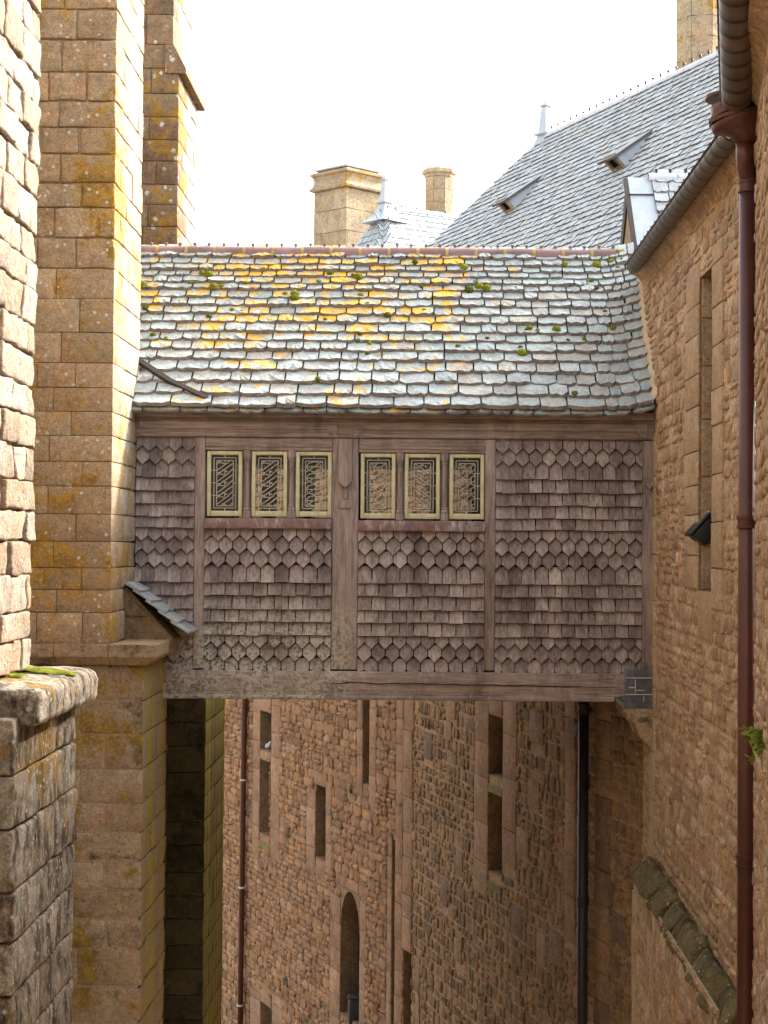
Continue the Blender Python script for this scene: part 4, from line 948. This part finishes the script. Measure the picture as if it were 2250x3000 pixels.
# ------------------------------------------------------------------ gutters, hopper and pipes on the right wall
GX, GZ, GR = 2.205, 3.035, .088
def gutter(name, label, p, q_, rad, step, rr=None):
    t = thing(name, label, 'gutter', p); p = Vector(p); q_ = Vector(q_); L = (q_ - p).length; d = (q_ - p) / L
    b = B(); b.tube([p, q_], [rad, rad if rr is None else rr], 14, caps=False, arc=(math.pi, 2 * math.pi)); b.tube([p, q_], [rad - .006, (rad if rr is None else rr) - .006], 14, caps=False, arc=(math.pi, 2 * math.pi)); b.part('trough', 'gutter', t, True)
    side = d.cross(Vector((0, 0, 1)))
    for sg in (-1, 1): b = B(); b.tube([p + side * sg * rad, q_ + side * sg * rad], .011, 8); b.part('rim', 'gutter_seam', t, True)
    n = int(L / step)
    for i in range(n + 1):
        c = p + d * (L * i / n); b = B(); b.tube([c - d * .012, c + d * .012], rad + .007, 14, caps=False, arc=(math.pi - .1, 2 * math.pi + .1)); b.part('strap', 'gutter_seam', t, True)
        b = B(); b.tube([c + side * rad + Vector((0, 0, -.01)), c + side * rad + Vector((0, 0, .022))], .012, 6); b.part('strap_end', 'gutter_seam', t)
        b = B(); b.tube([c - side * rad + Vector((0, 0, -.01)), c - side * rad + Vector((0, 0, .022))], .012, 6); b.part('strap_end', 'gutter_seam', t)
    return t
gutter('rain_gutter', 'brown half-round gutter sloping from the rainwater head down to the slate roof', (GX, 17.05, GZ), (GX, 11.5, GZ), GR, .235)
gutter('rain_gutter', 'brown half-round gutter rising out of the top of the picture above the rainwater head', tuple(hY(2158, 300, 11.3)), tuple(hY(2158, -260, 8.35)), .108, .235)
# downpipe with hopper
pc_ = [hY(2201, 560, 11.45), hY(2186, 1525, 11.45), hY(2184, 2510, 11.45)]; px_ = hY(2190, 1500, 11.45).x
tp = thing('downpipe', 'long red-brown cast-iron downpipe with funnel rainwater head on the right', 'downpipe', (px_, 11.45, -7))
zt_ = hY(2200, 520, 11.45).z
B().tube([(px_, 11.45, -7), (px_, 11.45, zt_)], .066, 24).part('pipe', 'pipe_red', tp, True)
for y in (545, 1528, 2519):
    zc_ = hY(2190, y, 11.45).z; q = B(); prof_ = [(-.05, .068), (-.048, .077), (-.03, .077), (-.028, .071), (.015, .071), (.017, .079), (.04, .079), (.044, .067)]
    q.tube([(px_, 11.45, zc_ + a) for a, _ in prof_], [r_ for _, r_ in prof_], 24); q.part('collar', 'pipe_red', tp)
    q = B(); q.bar((px_ + .05, 11.45, zc_), (px_ + .12, 11.5, zc_), .02, .015, (0, 0, 1)); q.part('bracket', 'pipe_dark', tp)
hy_ = (286, 300, 322, 345, 362, 382, 402, 420); hx_ = (2150, 2156, 2166, 2172, 2178, 2184, 2183, 2182); hr = [.185, .19, .215, .228, .222, .165, .10, .068]
hp = [hY(a, b, 11.38) for a, b in zip(hx_, hy_)]
q = B(); q.tube([Vector((p.x, 11.38, p.z)) for p in hp], hr, 28); hop = q.part('rainwater_head', 'pipe_red', tp, True)
q = B(); q.tube([hp[0] + Vector((-.004, 0, -.012)), hp[0] + Vector((-.004, 0, .008))], .20, 28); q.part('head_rim', 'pipe_red', tp)
q = B(); q.tube([hp[3] + Vector((0, 0, .012)), hp[3] + Vector((.004, 0, -.012))], .236, 28); q.part('head_band', 'pipe_red', tp)
pe = hp[-1]; q = B(); q.tube([Vector((pe.x, 11.38, pe.z + .02)), Vector((pe.x, 11.38, pe.z - .1)), Vector((pe.x + .008, 11.39, pe.z - .16)), Vector((px_ - .0, 11.44, pe.z - .25)), Vector((px_, 11.45, zt_ - .02))], .064, 20); q.part('swan_neck', 'pipe_red', tp, True)
el = hY(2090, 343, 11.36); q = B(); q.tube([el + Vector((.12, .05, .0)), el + Vector((.02, 0, .01)), el + Vector((-.0, 0, -.02)), el + Vector((-.01, 0, -.05))], [.026, .026, .028, .028], 12); q.part('overflow_spout', 'pipe_dark', tp, True)
# dark pipe under the bridge, red pipe far away
dp_ = hP(1733, 2300, mA, mn); dp_ = Vector((dp_.x - .1, dp_.y - .03, 0))
td = thing('downpipe', 'thick dark downpipe below the right end of the bridge', 'downpipe', (dp_.x, dp_.y, -11))
B().tube([(dp_.x, dp_.y, -11), (dp_.x, dp_.y, -1.62)], .062, 18).part('pipe', 'pipe_dark', td, True)
for y in (2075, 2640):
    zc_ = hY(1733, y, dp_.y).z; q = B(); q.tube([(dp_.x, dp_.y, zc_ + a) for a in (-.06, -.055, -.02, -.018, .02, .022, .05, .055)], [.063, .071, .071, .066, .066, .073, .073, .063], 18); q.part('collar', 'pipe_dark', td)
    B().bar((dp_.x + .05, dp_.y, zc_), (dp_.x + .18, dp_.y + .16, zc_), .02, .02, (0, 0, 1)).part('bracket', 'pipe_dark', td)
rp = hP(727, 2400, hA, hn); rp = Vector((rp.x, rp.y, 0)) + hn * (.1 if hn.dot(-rp) > 0 else -.1)
tr = thing('downpipe', 'thin dark red downpipe on the far rubble wall', 'downpipe', (rp.x, rp.y, gz))
rt = hY(731, 2040, rp.y); rbm = hY(713, 3000, rp.y); dx = (rbm.x - rt.x) * .55
B().tube([(rp.x + dx * 1.2, rp.y, -12), (rp.x, rp.y, -2.), (rp.x, rp.y, 2.1)], .06, 14).part('pipe', 'pipe_red', tr, True)
for y in (2285, 2600, 2945):
    zc_ = hY(727, y, rp.y).z; q = B(); xo = rp.x + dx * 1.2 * (-2 - zc_) / 10; q.tube([(xo, rp.y, zc_ + a) for a in (-.02, -.017, .017, .02)], [.062, .068, .068, .062], 14); q.part('collar', 'came', tr)

# ------------------------------------------------------------------ far roofs and chimneys
trf = thing('hipped_house', 'large grey slate hipped roof with lead finial and two small vents, behind the bridge', 'building', (hA.x + 2, hA.y + 4, 2.2))
uh = hu; nh = -hn if hn.dot(-hA) > 0 else hn
wR = 5.18; hR = 6.16; C0 = Vector((-4.5, 35., 2.2)); E0 = C0 - uh * wR + nh * wR + Vector((0, 0, hR)); LR = 17.5
N0 = C0 - uh * (LR); N1 = N0 + nh * wR + Vector((0, 0, hR)); C1 = C0 + nh * 2 * wR
F1 = N0 + nh * 2 * wR
B().add([C0, N0, N1, E0, C1, F1], [(0, 1, 2, 3), (0, 3, 4), (3, 2, 5, 4), (1, 5, 2), (0, 4, 5, 1)]).part('roof_boarding', 'darkwood', trf)
sup = (nh * wR + Vector((0, 0, hR))).normalized(); SL = math.hypot(wR, hR); nr = (-uh).cross(sup).normalized(); nr = nr if nr.z > 0 else -nr
rows_ = []; ex = .165; i = 0; s = 0.
while s < SL - .02:
    f = s / SL; a0 = wR * f; a = a0 - rng.uniform(0, .2); first = True
    while a < LR:
        wd = rng.uniform(.17, .3); ce = a + wd / 2
        if ce > a0 - .05:
            o = C0 - uh * ce + sup * s + nr * .012; th_ = rng.uniform(.02, .03); an = math.atan2(.034, ex * 1.7) ; s2 = sup * math.cos(an) - nr * math.sin(an); n_2 = nr * math.cos(an) + sup * math.sin(an)
            mw = frame(-uh * (wd - .008), s2 * ex * 1.6, n_2 * th_, o + nr * .014 + sup * rng.uniform(-.006, .006)); rows_.append((mw, slate_imp(o, wd * ex)))
        a += wd
    s += ex; i += 1
# hip end faces away to the far left
lay_slates(trf, rows_, 'slate_far', 300)
# ridge roll with studs
d = (N1 - E0).normalized(); L = (N1 - E0).length; k = 0
while k * .5 < L - .3:
    a = E0 + d * (k * .5 + .15); b = E0 + d * (k * .5 + .64); B().tube([a + Vector((0, 0, -.02)), b + Vector((0, 0, -.02))], .1, 10, caps=False, arc=(-.2, math.pi + .2)).part('ridge_tile', 'tile_grey', trf, True)
    for m in (.12, .37): c = E0 + d * (k * .5 + m + .15) + Vector((0, 0, .08)); B().tube([c, c + Vector((0, 0, .05)), c + Vector((0, 0, .055)), c + Vector((0, 0, .09))], [.012, .012, .028, .02], 6).part('knob', 'gutter_seam', trf)
    k += 1
def finial(parent, c, H, w0, flare, lead='zinc'):
    q = B(); k = 4; pr = [(-.02, flare), (.12, flare * .55), (.26, w0 * 1.5), (.4, w0 * 1.05), (.42, w0 * 1.55), (.45, w0 * 1.55), (.46, w0 * .95), (.92, w0 * .55), (.925, w0 * .85), (.95, w0 * .85), (.96, w0 * .5), (1., w0 * .3)]
    q.tube([Vector(c) + Vector((0, 0, H * a)) for a, _ in pr], [r_ * 1.25 for _, r_ in pr], 4); q.part('finial', lead, parent)
finial(trf, E0 + Vector((0, 0, -.45)), hY(1597, 300, E0.y).z - E0.z + .45, .13, .42)
for (vx, vy) in ((1818, 500), (1500, 622)):
    o = hP(vx, vy, C0, nr)   # vent: small box mouth looking down the slope, its slab roof dying into the slates
    ah = -uh; hz = .3; wv = .34; out = Vector((0, 0, 1)); fwd = -nh
    m0 = o - ah * wv / 2; m1 = o + ah * wv / 2; up_ = nr * .29; bk = sup * .85
    e_ = ah * .07; tA = [m0 - e_ + up_ - sup * .1, m1 + e_ + up_ - sup * .1, m1 + e_ * .3 + bk + nr * .03, m0 - e_ * .3 + bk + nr * .03]
    q = B(); q.add([v + nr * .045 for v in tA] + tA, [(0, 1, 2, 3), (4, 5, 1, 0), (5, 6, 2, 1), (7, 4, 0, 3), (4, 7, 6, 5)]); v = q.part('vent_roof', 'slate_vent', trf)
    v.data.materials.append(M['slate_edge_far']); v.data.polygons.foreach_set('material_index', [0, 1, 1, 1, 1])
    q = B(); q.add([m0 + nr * .02, m0 + up_ * .9, m0 + bk + nr * .02], [(0, 1, 2)]).add([m1 + nr * .02, m1 + up_ * .9, m1 + bk + nr * .02], [(0, 1, 2)]); q.part('vent_cheek', 'zinc', trf)
    q = B(); q.bar(m0 + nr * .05, m1 + nr * .05, .06, .05, tuple(-sup)); q.bar(m0 + nr * .30, m1 + nr * .30, .06, .05, tuple(-sup)); q.bar(m0 + nr * .02 + ah * .025, m0 + nr * .32 + ah * .025, .06, .05, tuple(-sup)); q.bar(m1 + nr * .02 - ah * .025, m1 + nr * .32 - ah * .025, .06, .05, tuple(-sup)); q.part('vent_frame', 'coping', trf)
    q = B(); q.add([m0 + nr * .02 + sup * .05, m1 + nr * .02 + sup * .05, m1 + nr * .31 + sup * .05, m0 + nr * .31 + sup * .05], [(0, 1, 2, 3)]); q.part('vent_mouth', 'dark', trf)

def ring_chimney(name, label, cx, cy, r, z0, z1, n, ch, rot, capw, capz=()):
    t = thing(name, label, 'chimney', (cx, cy, z0)); z = z0
    pt = lambda a, rr: (cx + rr * math.cos(a), cy + rr * math.sin(a))
    B().tube([(cx, cy, z0), (cx, cy, z1 - .02)], r - .03, n * 2).part('core', 'mortar', t)
    k = 0
    while z < z1 - .1:
        h = min(ch * rng.uniform(.9, 1.1), z1 - z)
        for i in range(n):
            a0 = rot + 2 * math.pi * i / n; a1 = rot + 2 * math.pi * (i + 1) / n; A_ = Vector((*pt(a0, r), 0)); B_ = Vector((*pt(a1, r), 0))
            if ((A_ + B_) / 2 - Vector((cx, cy, 0))).y > r * .3: continue
            spl = [0, rng.uniform(.35, .65), 1] if (i + k) % 3 == 0 else [0, 1]
            for s_ in range(len(spl) - 1):
                p = A_.lerp(B_, spl[s_]); q2 = A_.lerp(B_, spl[s_ + 1]); nn = ((A_ + B_) / 2 - Vector((cx, cy, 0))).normalized(); e = (q2 - p).normalized() * .006
                off = rng.uniform(-.004, .006); V = [p + e + nn * off, q2 - e + nn * off, q2 - e - nn * .12, p + e - nn * .12]
                b = B(); b.add([v + Vector((0, 0, z + .006)) for v in V] + [v + Vector((0, 0, z + h - .006)) for v in V], [(0, 3, 2, 1), (4, 5, 6, 7), (0, 1, 5, 4), (1, 2, 6, 5), (2, 3, 7, 6), (3, 0, 4, 7)]); b.part('squared_stone', 'chimney', t)
        z += h; k += 1
    if capz:
        q = B(); q.tube([(cx, cy, z1 + a) for a, _ in capz], [r + b for _, b in capz], n); q.part('chimney_cap', 'chimney', t)
    return t
c = hY(2054, 100, 30.); ring_chimney('chimney', 'tall pale octagonal chimney shaft behind the big roof at top right', c.x, 30., .50, 6.2, 13., 8, .42, .25, 0)
c = hY(1287, 560, 46.); zt = hY(1287, 500, 46.).z; ring_chimney('chimney', 'short octagonal stone chimney with flared cap, right of the lead finial', c.x, 46., .43, 6., zt - .22, 8, .36, .39, 0, ((-.01, .0), (.06, .02), (.1, .08), (.2, .08), (.22, .05), (.26, .0)))
# square chimney seen on its corner
tcM = thing('chimney', 'broad square stone chimney with moulded cap above the bridge ridge', 'chimney', (hY(1015, 600, 44.).x, 45., 4))
cc = hY(1016, 540, 44.); zt = hY(1016, 548, 44.).z
al = Vector((-.76, .65, 0)); ar = Vector((.72, .69, 0)); la, lb = 1.27, 1.3
c0v = Vector((cc.x, 44., 0))
def pq(a, b): return c0v + al * a + ar * b
B().add([pq(.03, .03) + Vector((0, 0, 4)), pq(la, .03) + Vector((0, 0, 4)), pq(la, lb) + Vector((0, 0, 4)), pq(.03, lb) + Vector((0, 0, 4)), pq(.03, .03) + Vector((0, 0, zt)), pq(la, .03) + Vector((0, 0, zt)), pq(la, lb) + Vector((0, 0, zt)), pq(.03, lb) + Vector((0, 0, zt))], [(4, 5, 6, 7), (0, 1, 5, 4), (1, 2, 6, 5), (2, 3, 7, 6), (3, 0, 4, 7)]).part('core', 'mortar', tcM)
z = zt; k = 0
while z > 5.2:
    h = rng.uniform(.58, .7) * .9
    for side in (0, 1):
        Ln = la if side == 0 else lb; cuts = [0, (.25 if (k + side) % 2 else .5), (.72 if (k + side) % 2 else .95), Ln]
        for i in range(3):
            a0, a1 = cuts[i] + (.004 if i or side else 0), cuts[i + 1] - .004; off = rng.uniform(-.006, .004)
            if side and i == 0: a0 = .05
            f = (lambda s_, d_: pq(s_, d_)) if side == 0 else (lambda s_, d_: pq(d_, s_))
            P = [f(a0, off), f(a1, off), f(a1, .12), f(a0, .12)]; b = B(); b.add([v + Vector((0, 0, z - h + .008)) for v in P] + [v + Vector((0, 0, z - .008)) for v in P], [(0, 3, 2, 1), (4, 5, 6, 7), (0, 1, 5, 4), (1, 2, 6, 5), (2, 3, 7, 6), (3, 0, 4, 7)]); b.part('squared_stone', 'chimney', tcM)
    z -= h; k += 1
def sq_ring(ofs):
    out = []
    for o_, zz in ofs: out.append([pq(-o_, -o_) + Vector((0, 0, zz)), pq(la + o_, -o_) + Vector((0, 0, zz)), pq(la + o_, lb + o_) + Vector((0, 0, zz)), pq(-o_, lb + o_) + Vector((0, 0, zz))])
    b = B()
    for r_ in out: b.v += [tuple(v) for v in r_]
    for i in range(len(out) - 1):
        for j in range(4): j2 = (j + 1) % 4; b.f.append((4 * i + j, 4 * i + j2, 4 * i + 4 + j2, 4 * i + 4 + j))
    b.f.append(tuple(4 * (len(out) - 1) + j for j in range(4))); return b
sq_ring([(.0, zt - .0), (.09, zt + .03), (.1, zt + .09), (.03, zt + .16), (.0, zt + .3), (.03, zt + .42), (.08, zt + .46), (.08, zt + .53), (-.05, zt + .58)]).part('chimney_cap', 'chimney', tcM)
sq_ring([(-.04, zt + .6), (-.0, zt + .62), (-.0, zt + .66), (-.2, zt + .72)]).part('cap_slab', 'tile_grey', tcM)
# little hipped roof beside it
to = thing('hipped_house', 'small pale slate hipped roof with flared lead finial beside the square chimney', 'building', (1., 42., 4.))
RA = hY(1128, 612, 41.); RB = hY(1480, 640, 43.); RB.z = RA.z; rd = (RB - RA); rd.z = 0; rd.normalize(); bk = Vector((-rd.y, rd.x, 0)); hw = 2.6; hh = 3.7; ez = RA.z - hh
K0 = RA - rd * hw * .62 - bk * hw; K0.z = ez; K1 = RB - bk * hw; K1.z = ez; K2 = RB + bk * hw; K2.z = ez; K3 = RA - rd * hw * .62 + bk * hw; K3.z = ez
B().add([K0, K1, RB, RA, K2, K3], [(0, 1, 2, 3), (0, 3, 5), (3, 2, 4, 5), (1, 4, 2)]).part('roof_boarding', 'darkwood', to)
rows_ = []
def face_slates(P0_, dirv, Lb, apex0, apex1, ex, wlo, whi):
    """slates on a face: eave from P0 along dirv; left edge to apex0, right edge to apex1"""
    h0 = apex0 - P0_; s_up = h0 - dirv * h0.dot(dirv); SLn = s_up.length; s_up = s_up / SLn; nn = dirv.cross(s_up).normalized(); nn = nn if nn.z > 0 else -nn
    a_l = (apex0 - P0_).dot(dirv); a_r = (apex1 - P0_).dot(dirv); s_ = 0
    while s_ < SLn - .02:
        f = s_ / SLn; x0, x1 = a_l * f, Lb + (a_r - Lb) * f; a = x0 - rng.uniform(0, wlo)
        while a < x1:
            wd = rng.uniform(wlo, whi); o = P0_ + dirv * (a + wd / 2) + s_up * s_ + nn * .02; an = math.atan2(.025, ex * 1.6); s2 = s_up * math.cos(an) - nn * math.sin(an); n_2 = nn * math.cos(an) + s_up * math.sin(an)
            if x0 - .05 < a + wd / 2 < x1 + .05: rows_.append((frame(dirv * (wd - .01), s2 * ex * 1.5, n_2 * .026, o + nn * .012), slate_imp(o, wd * ex)))
            a += wd
        s_ += ex
face_slates(K0, rd, (K1 - K0).length, RA, RB, .19, .2, .32); hd = (K0 - K3).normalized(); face_slates(K3, hd, (K0 - K3).length, RA, RA, .19, .2, .32)
lay_slates(to, rows_, 'slate_far', 220)
finial(to, RA + Vector((0, 0, -.35)), hY(1128, 518, 41.).z - RA.z + .35, .125, .5)
k = 0
while k * .45 < (RB - RA).length - .3:
    a = RA + rd * (k * .45 + .3); B().tube([a, a + rd * .44], .09, 10, caps=False, arc=(-.2, math.pi + .2)).part('ridge_tile', 'tile_grey', to, True)
    c = a + rd * .2 + Vector((0, 0, .08)); B().tube([c, c + Vector((0, 0, .08))], .02, 6).part('knob', 'gutter_seam', to); k += 1
# zinc-cheeked dormer above the bridge end
tdm = thing('dormer', 'small zinc-edged dormer roof behind the gutter at the right end of the ridge', 'dormer', (2.7, 19.4, 2.9))
ap = hY(1842, 527, 19.5); xz = ap.x; zA = ap.z; bt = hY(1866, 722, 18.62).z
x1 = xz + .9
q = B(); q.add([(xz + .02, 18.62, bt - .4), (xz + .02, 20.38, bt - .4), (xz + .02, 20.38, bt), (xz + .02, 19.5, zA - .05), (xz + .02, 18.62, bt)], [(0, 1, 2, 3, 4)]); q.part('gable', 'coping', tdm)
q = B(); q.add([(xz + .2, 18.6, bt), (x1 + 1.2, 18.6, bt), (x1 + 1.2, 19.5, zA), (xz + .2, 19.5, zA), (xz, 20.4, bt), (x1 + 1.2, 20.4, bt), (xz, 19.5, zA)], [(0, 1, 2, 3), (6, 2, 5, 4)]); q.part('roof_boarding', 'darkwood', tdm)
xzr = hY(1928, 600, 19.2).x
q = B(); q.add([(xz - .03, 18.55, bt - .03), (xzr, 18.55, bt - .03), (xzr, 19.5, zA + .03), (xz - .03, 19.5, zA + .03), (xz - .03, 18.55, bt - .05), (xz - .03, 19.5, zA - .02), (xz - .03, 20.4, bt), (xzr, 20.4, bt)], [(0, 1, 2, 3), (0, 3, 5, 4), (3, 2, 7, 6)]); q.part('zinc_sheet', 'zinc', tdm)
sd = Vector((0, -.95, bt - zA)).normalized(); z1q = zA - .38
q = B(); q.bar((xz - .035, 19.5 + sd.y * .38, zA + .035 + sd.z * .38), (xzr + .005, 19.5 + sd.y * .38, zA + .035 + sd.z * .38), .014, .016, (0, -.7, .7)); q.part('zinc_seam', 'gutter_seam', tdm)
q = B(); q.bar((xz - .04, 19.5, zA), (xz - .04, 18.55, bt - .06), .05, .06, (0, -.7, .7)); q.part('bargeboard', 'darkwood', tdm)
rows_ = []; face_slates(Vector((xzr + .005, 18.6, bt)), Vector((1, 0, 0)), 1.5, Vector((xzr + .005, 19.47, zA - .02)), Vector((xzr + 1.5, 19.47, zA - .02)), .2, .17, .28); lay_slates(tdm, [(m, 1 if i_ < 40 else 1) for i_, (m, _) in enumerate(rows_)], 'slate_far', 80)
k = 0
for a in np.arange(xzr - .08, x1 + .9, .36):
    B().tube([(a, 19.5, zA - .0), (a + .35, 19.5, zA)], .085, 10, caps=False, arc=(-.2, math.pi + .2)).part('ridge_tile', 'tile_grey', tdm, True)
    for m in (.1, .27): B().tube([(a + m, 19.5, zA + .08), (a + m, 19.5, zA + .11), (a + m, 19.5, zA + .112), (a + m, 19.5, zA + .135)], [.012, .012, .024, .018], 6).part('knob', 'gutter_seam', tdm)

# ------------------------------------------------------------------ small things
# floodlight in the slit of the right wall
fl = hX(2058, 1548, XJ + .03); tf = thing('floodlight', 'black floodlight with glass front leaning out of the wall slit on the right', 'floodlight', fl)
R = Matrix.Rotation(math.radians(42), 3, 'Y'); ctr = fl
def fb(a, b, name, mat):
    V, Fc = rbox(a, b, .012, 0, 1, True); part(name, [ctr + R @ Vector(p) * .8 for p in V], Fc, mat, tf, True)
fb((-.05, -.16, -.15), (.12, .16, .14), 'housing', 'black'); fb((-.09, -.18, -.17), (-.05, .18, .16), 'bezel', 'black'); fb((-.07, -.15, -.13), (.02, .15, .165), 'glass_front', 'zinc')
q = B(); q.bar(ctr + Vector((.05, 0, -.1)), ctr + Vector((.12, -.05, -.24)), .04, .02); q.part('bracket', 'black', tf)
# dark lamp box at the foot of the arched window
fo = hP(1041, 2955, hA + (-hn if hn.dot(-hA) > 0 else hn) * .1, hn); tf2 = thing('floodlight', 'black lamp box at the foot of the arched window', 'floodlight', fo)
V, Fc = rbox((fo.x - .12, fo.y - .15, fo.z - .25), (fo.x + .17, fo.y + .15, fo.z + .22), .05, .01, 4); part('housing', V, Fc, 'black', tf2, True)
V, Fc = rbox((fo.x - .13, fo.y - .17, fo.z + .2), (fo.x + .18, fo.y + .05, fo.z + .25), .02, 0, 4); part('hood', V, Fc, 'black', tf2, True)
# pigeon on the sill
pg = hP(786, 2196, hA + (-hn if hn.dot(-hA) > 0 else hn) * .12, hn); tpg = thing('pigeon', 'pale grey pigeon sitting in the far upper slit window', 'bird', pg)
q = B(); ax = hu * -1; bp = [(-.17, .012, .02), (-.1, .035, .05), (-.02, .06, .07), (.06, .058, .09), (.1, .036, .125), (.125, .034, .155), (.15, .02, .16), (.165, .006, .155)]
q.tube([pg + ax * a + Vector((0, 0, zz)) for a, r_, zz in bp], [r_ for _, r_, _ in bp], 12); q.part('body', plain('pigeon_grey', (.42, .41, .43), .8, .2), tpg, True)
q = B(); q.bar(pg + ax * .02, pg + ax * .02 + Vector((0, 0, .03)), .01, .01); q.part('leg', 'pipe_red', tpg)
# leafy sprig growing from the wall at the right edge
sp = Vector(hY(2256, 2172, 9.9)); tpl = thing('wall_plant', 'small green leafy plant sprouting from the wall at the right edge', 'plant', sp)
q = B(); lf = B(); rr = random.Random(4)
for s_ in range(16):
    tip = sp + Vector((rr.uniform(-.17, -.01), rr.uniform(-.08, .08), rr.uniform(-.13, .12))); q.tube([sp + Vector((.02, 0, 0)), (sp + tip) / 2 + Vector((0, 0, .02)), tip], [.004, .003, .002], 5)
    for l_ in range(7):
        c = sp.lerp(tip, .3 + .1 * l_); d = Vector((rr.uniform(-1, .3), rr.uniform(-1, .3), rr.uniform(-.6, .8))).normalized(); b_ = d.cross(Vector((rr.uniform(-1, 1), rr.uniform(-1, 1), 1))).normalized(); Lf = rr.uniform(.04, .075); nn = d.cross(b_) * .004
        lf.add([c, c + d * Lf * .35 + b_ * Lf * .3 + nn, c + d * Lf * .75 + b_ * Lf * .2 + nn, c + d * Lf, c + d * Lf * .75 - b_ * Lf * .2 + nn, c + d * Lf * .35 - b_ * Lf * .3 + nn], [(0, 1, 2, 3), (0, 3, 4, 5)])
q.part('stems', 'moss', tpl); lf.part('leaves', 'leaf', tpl)
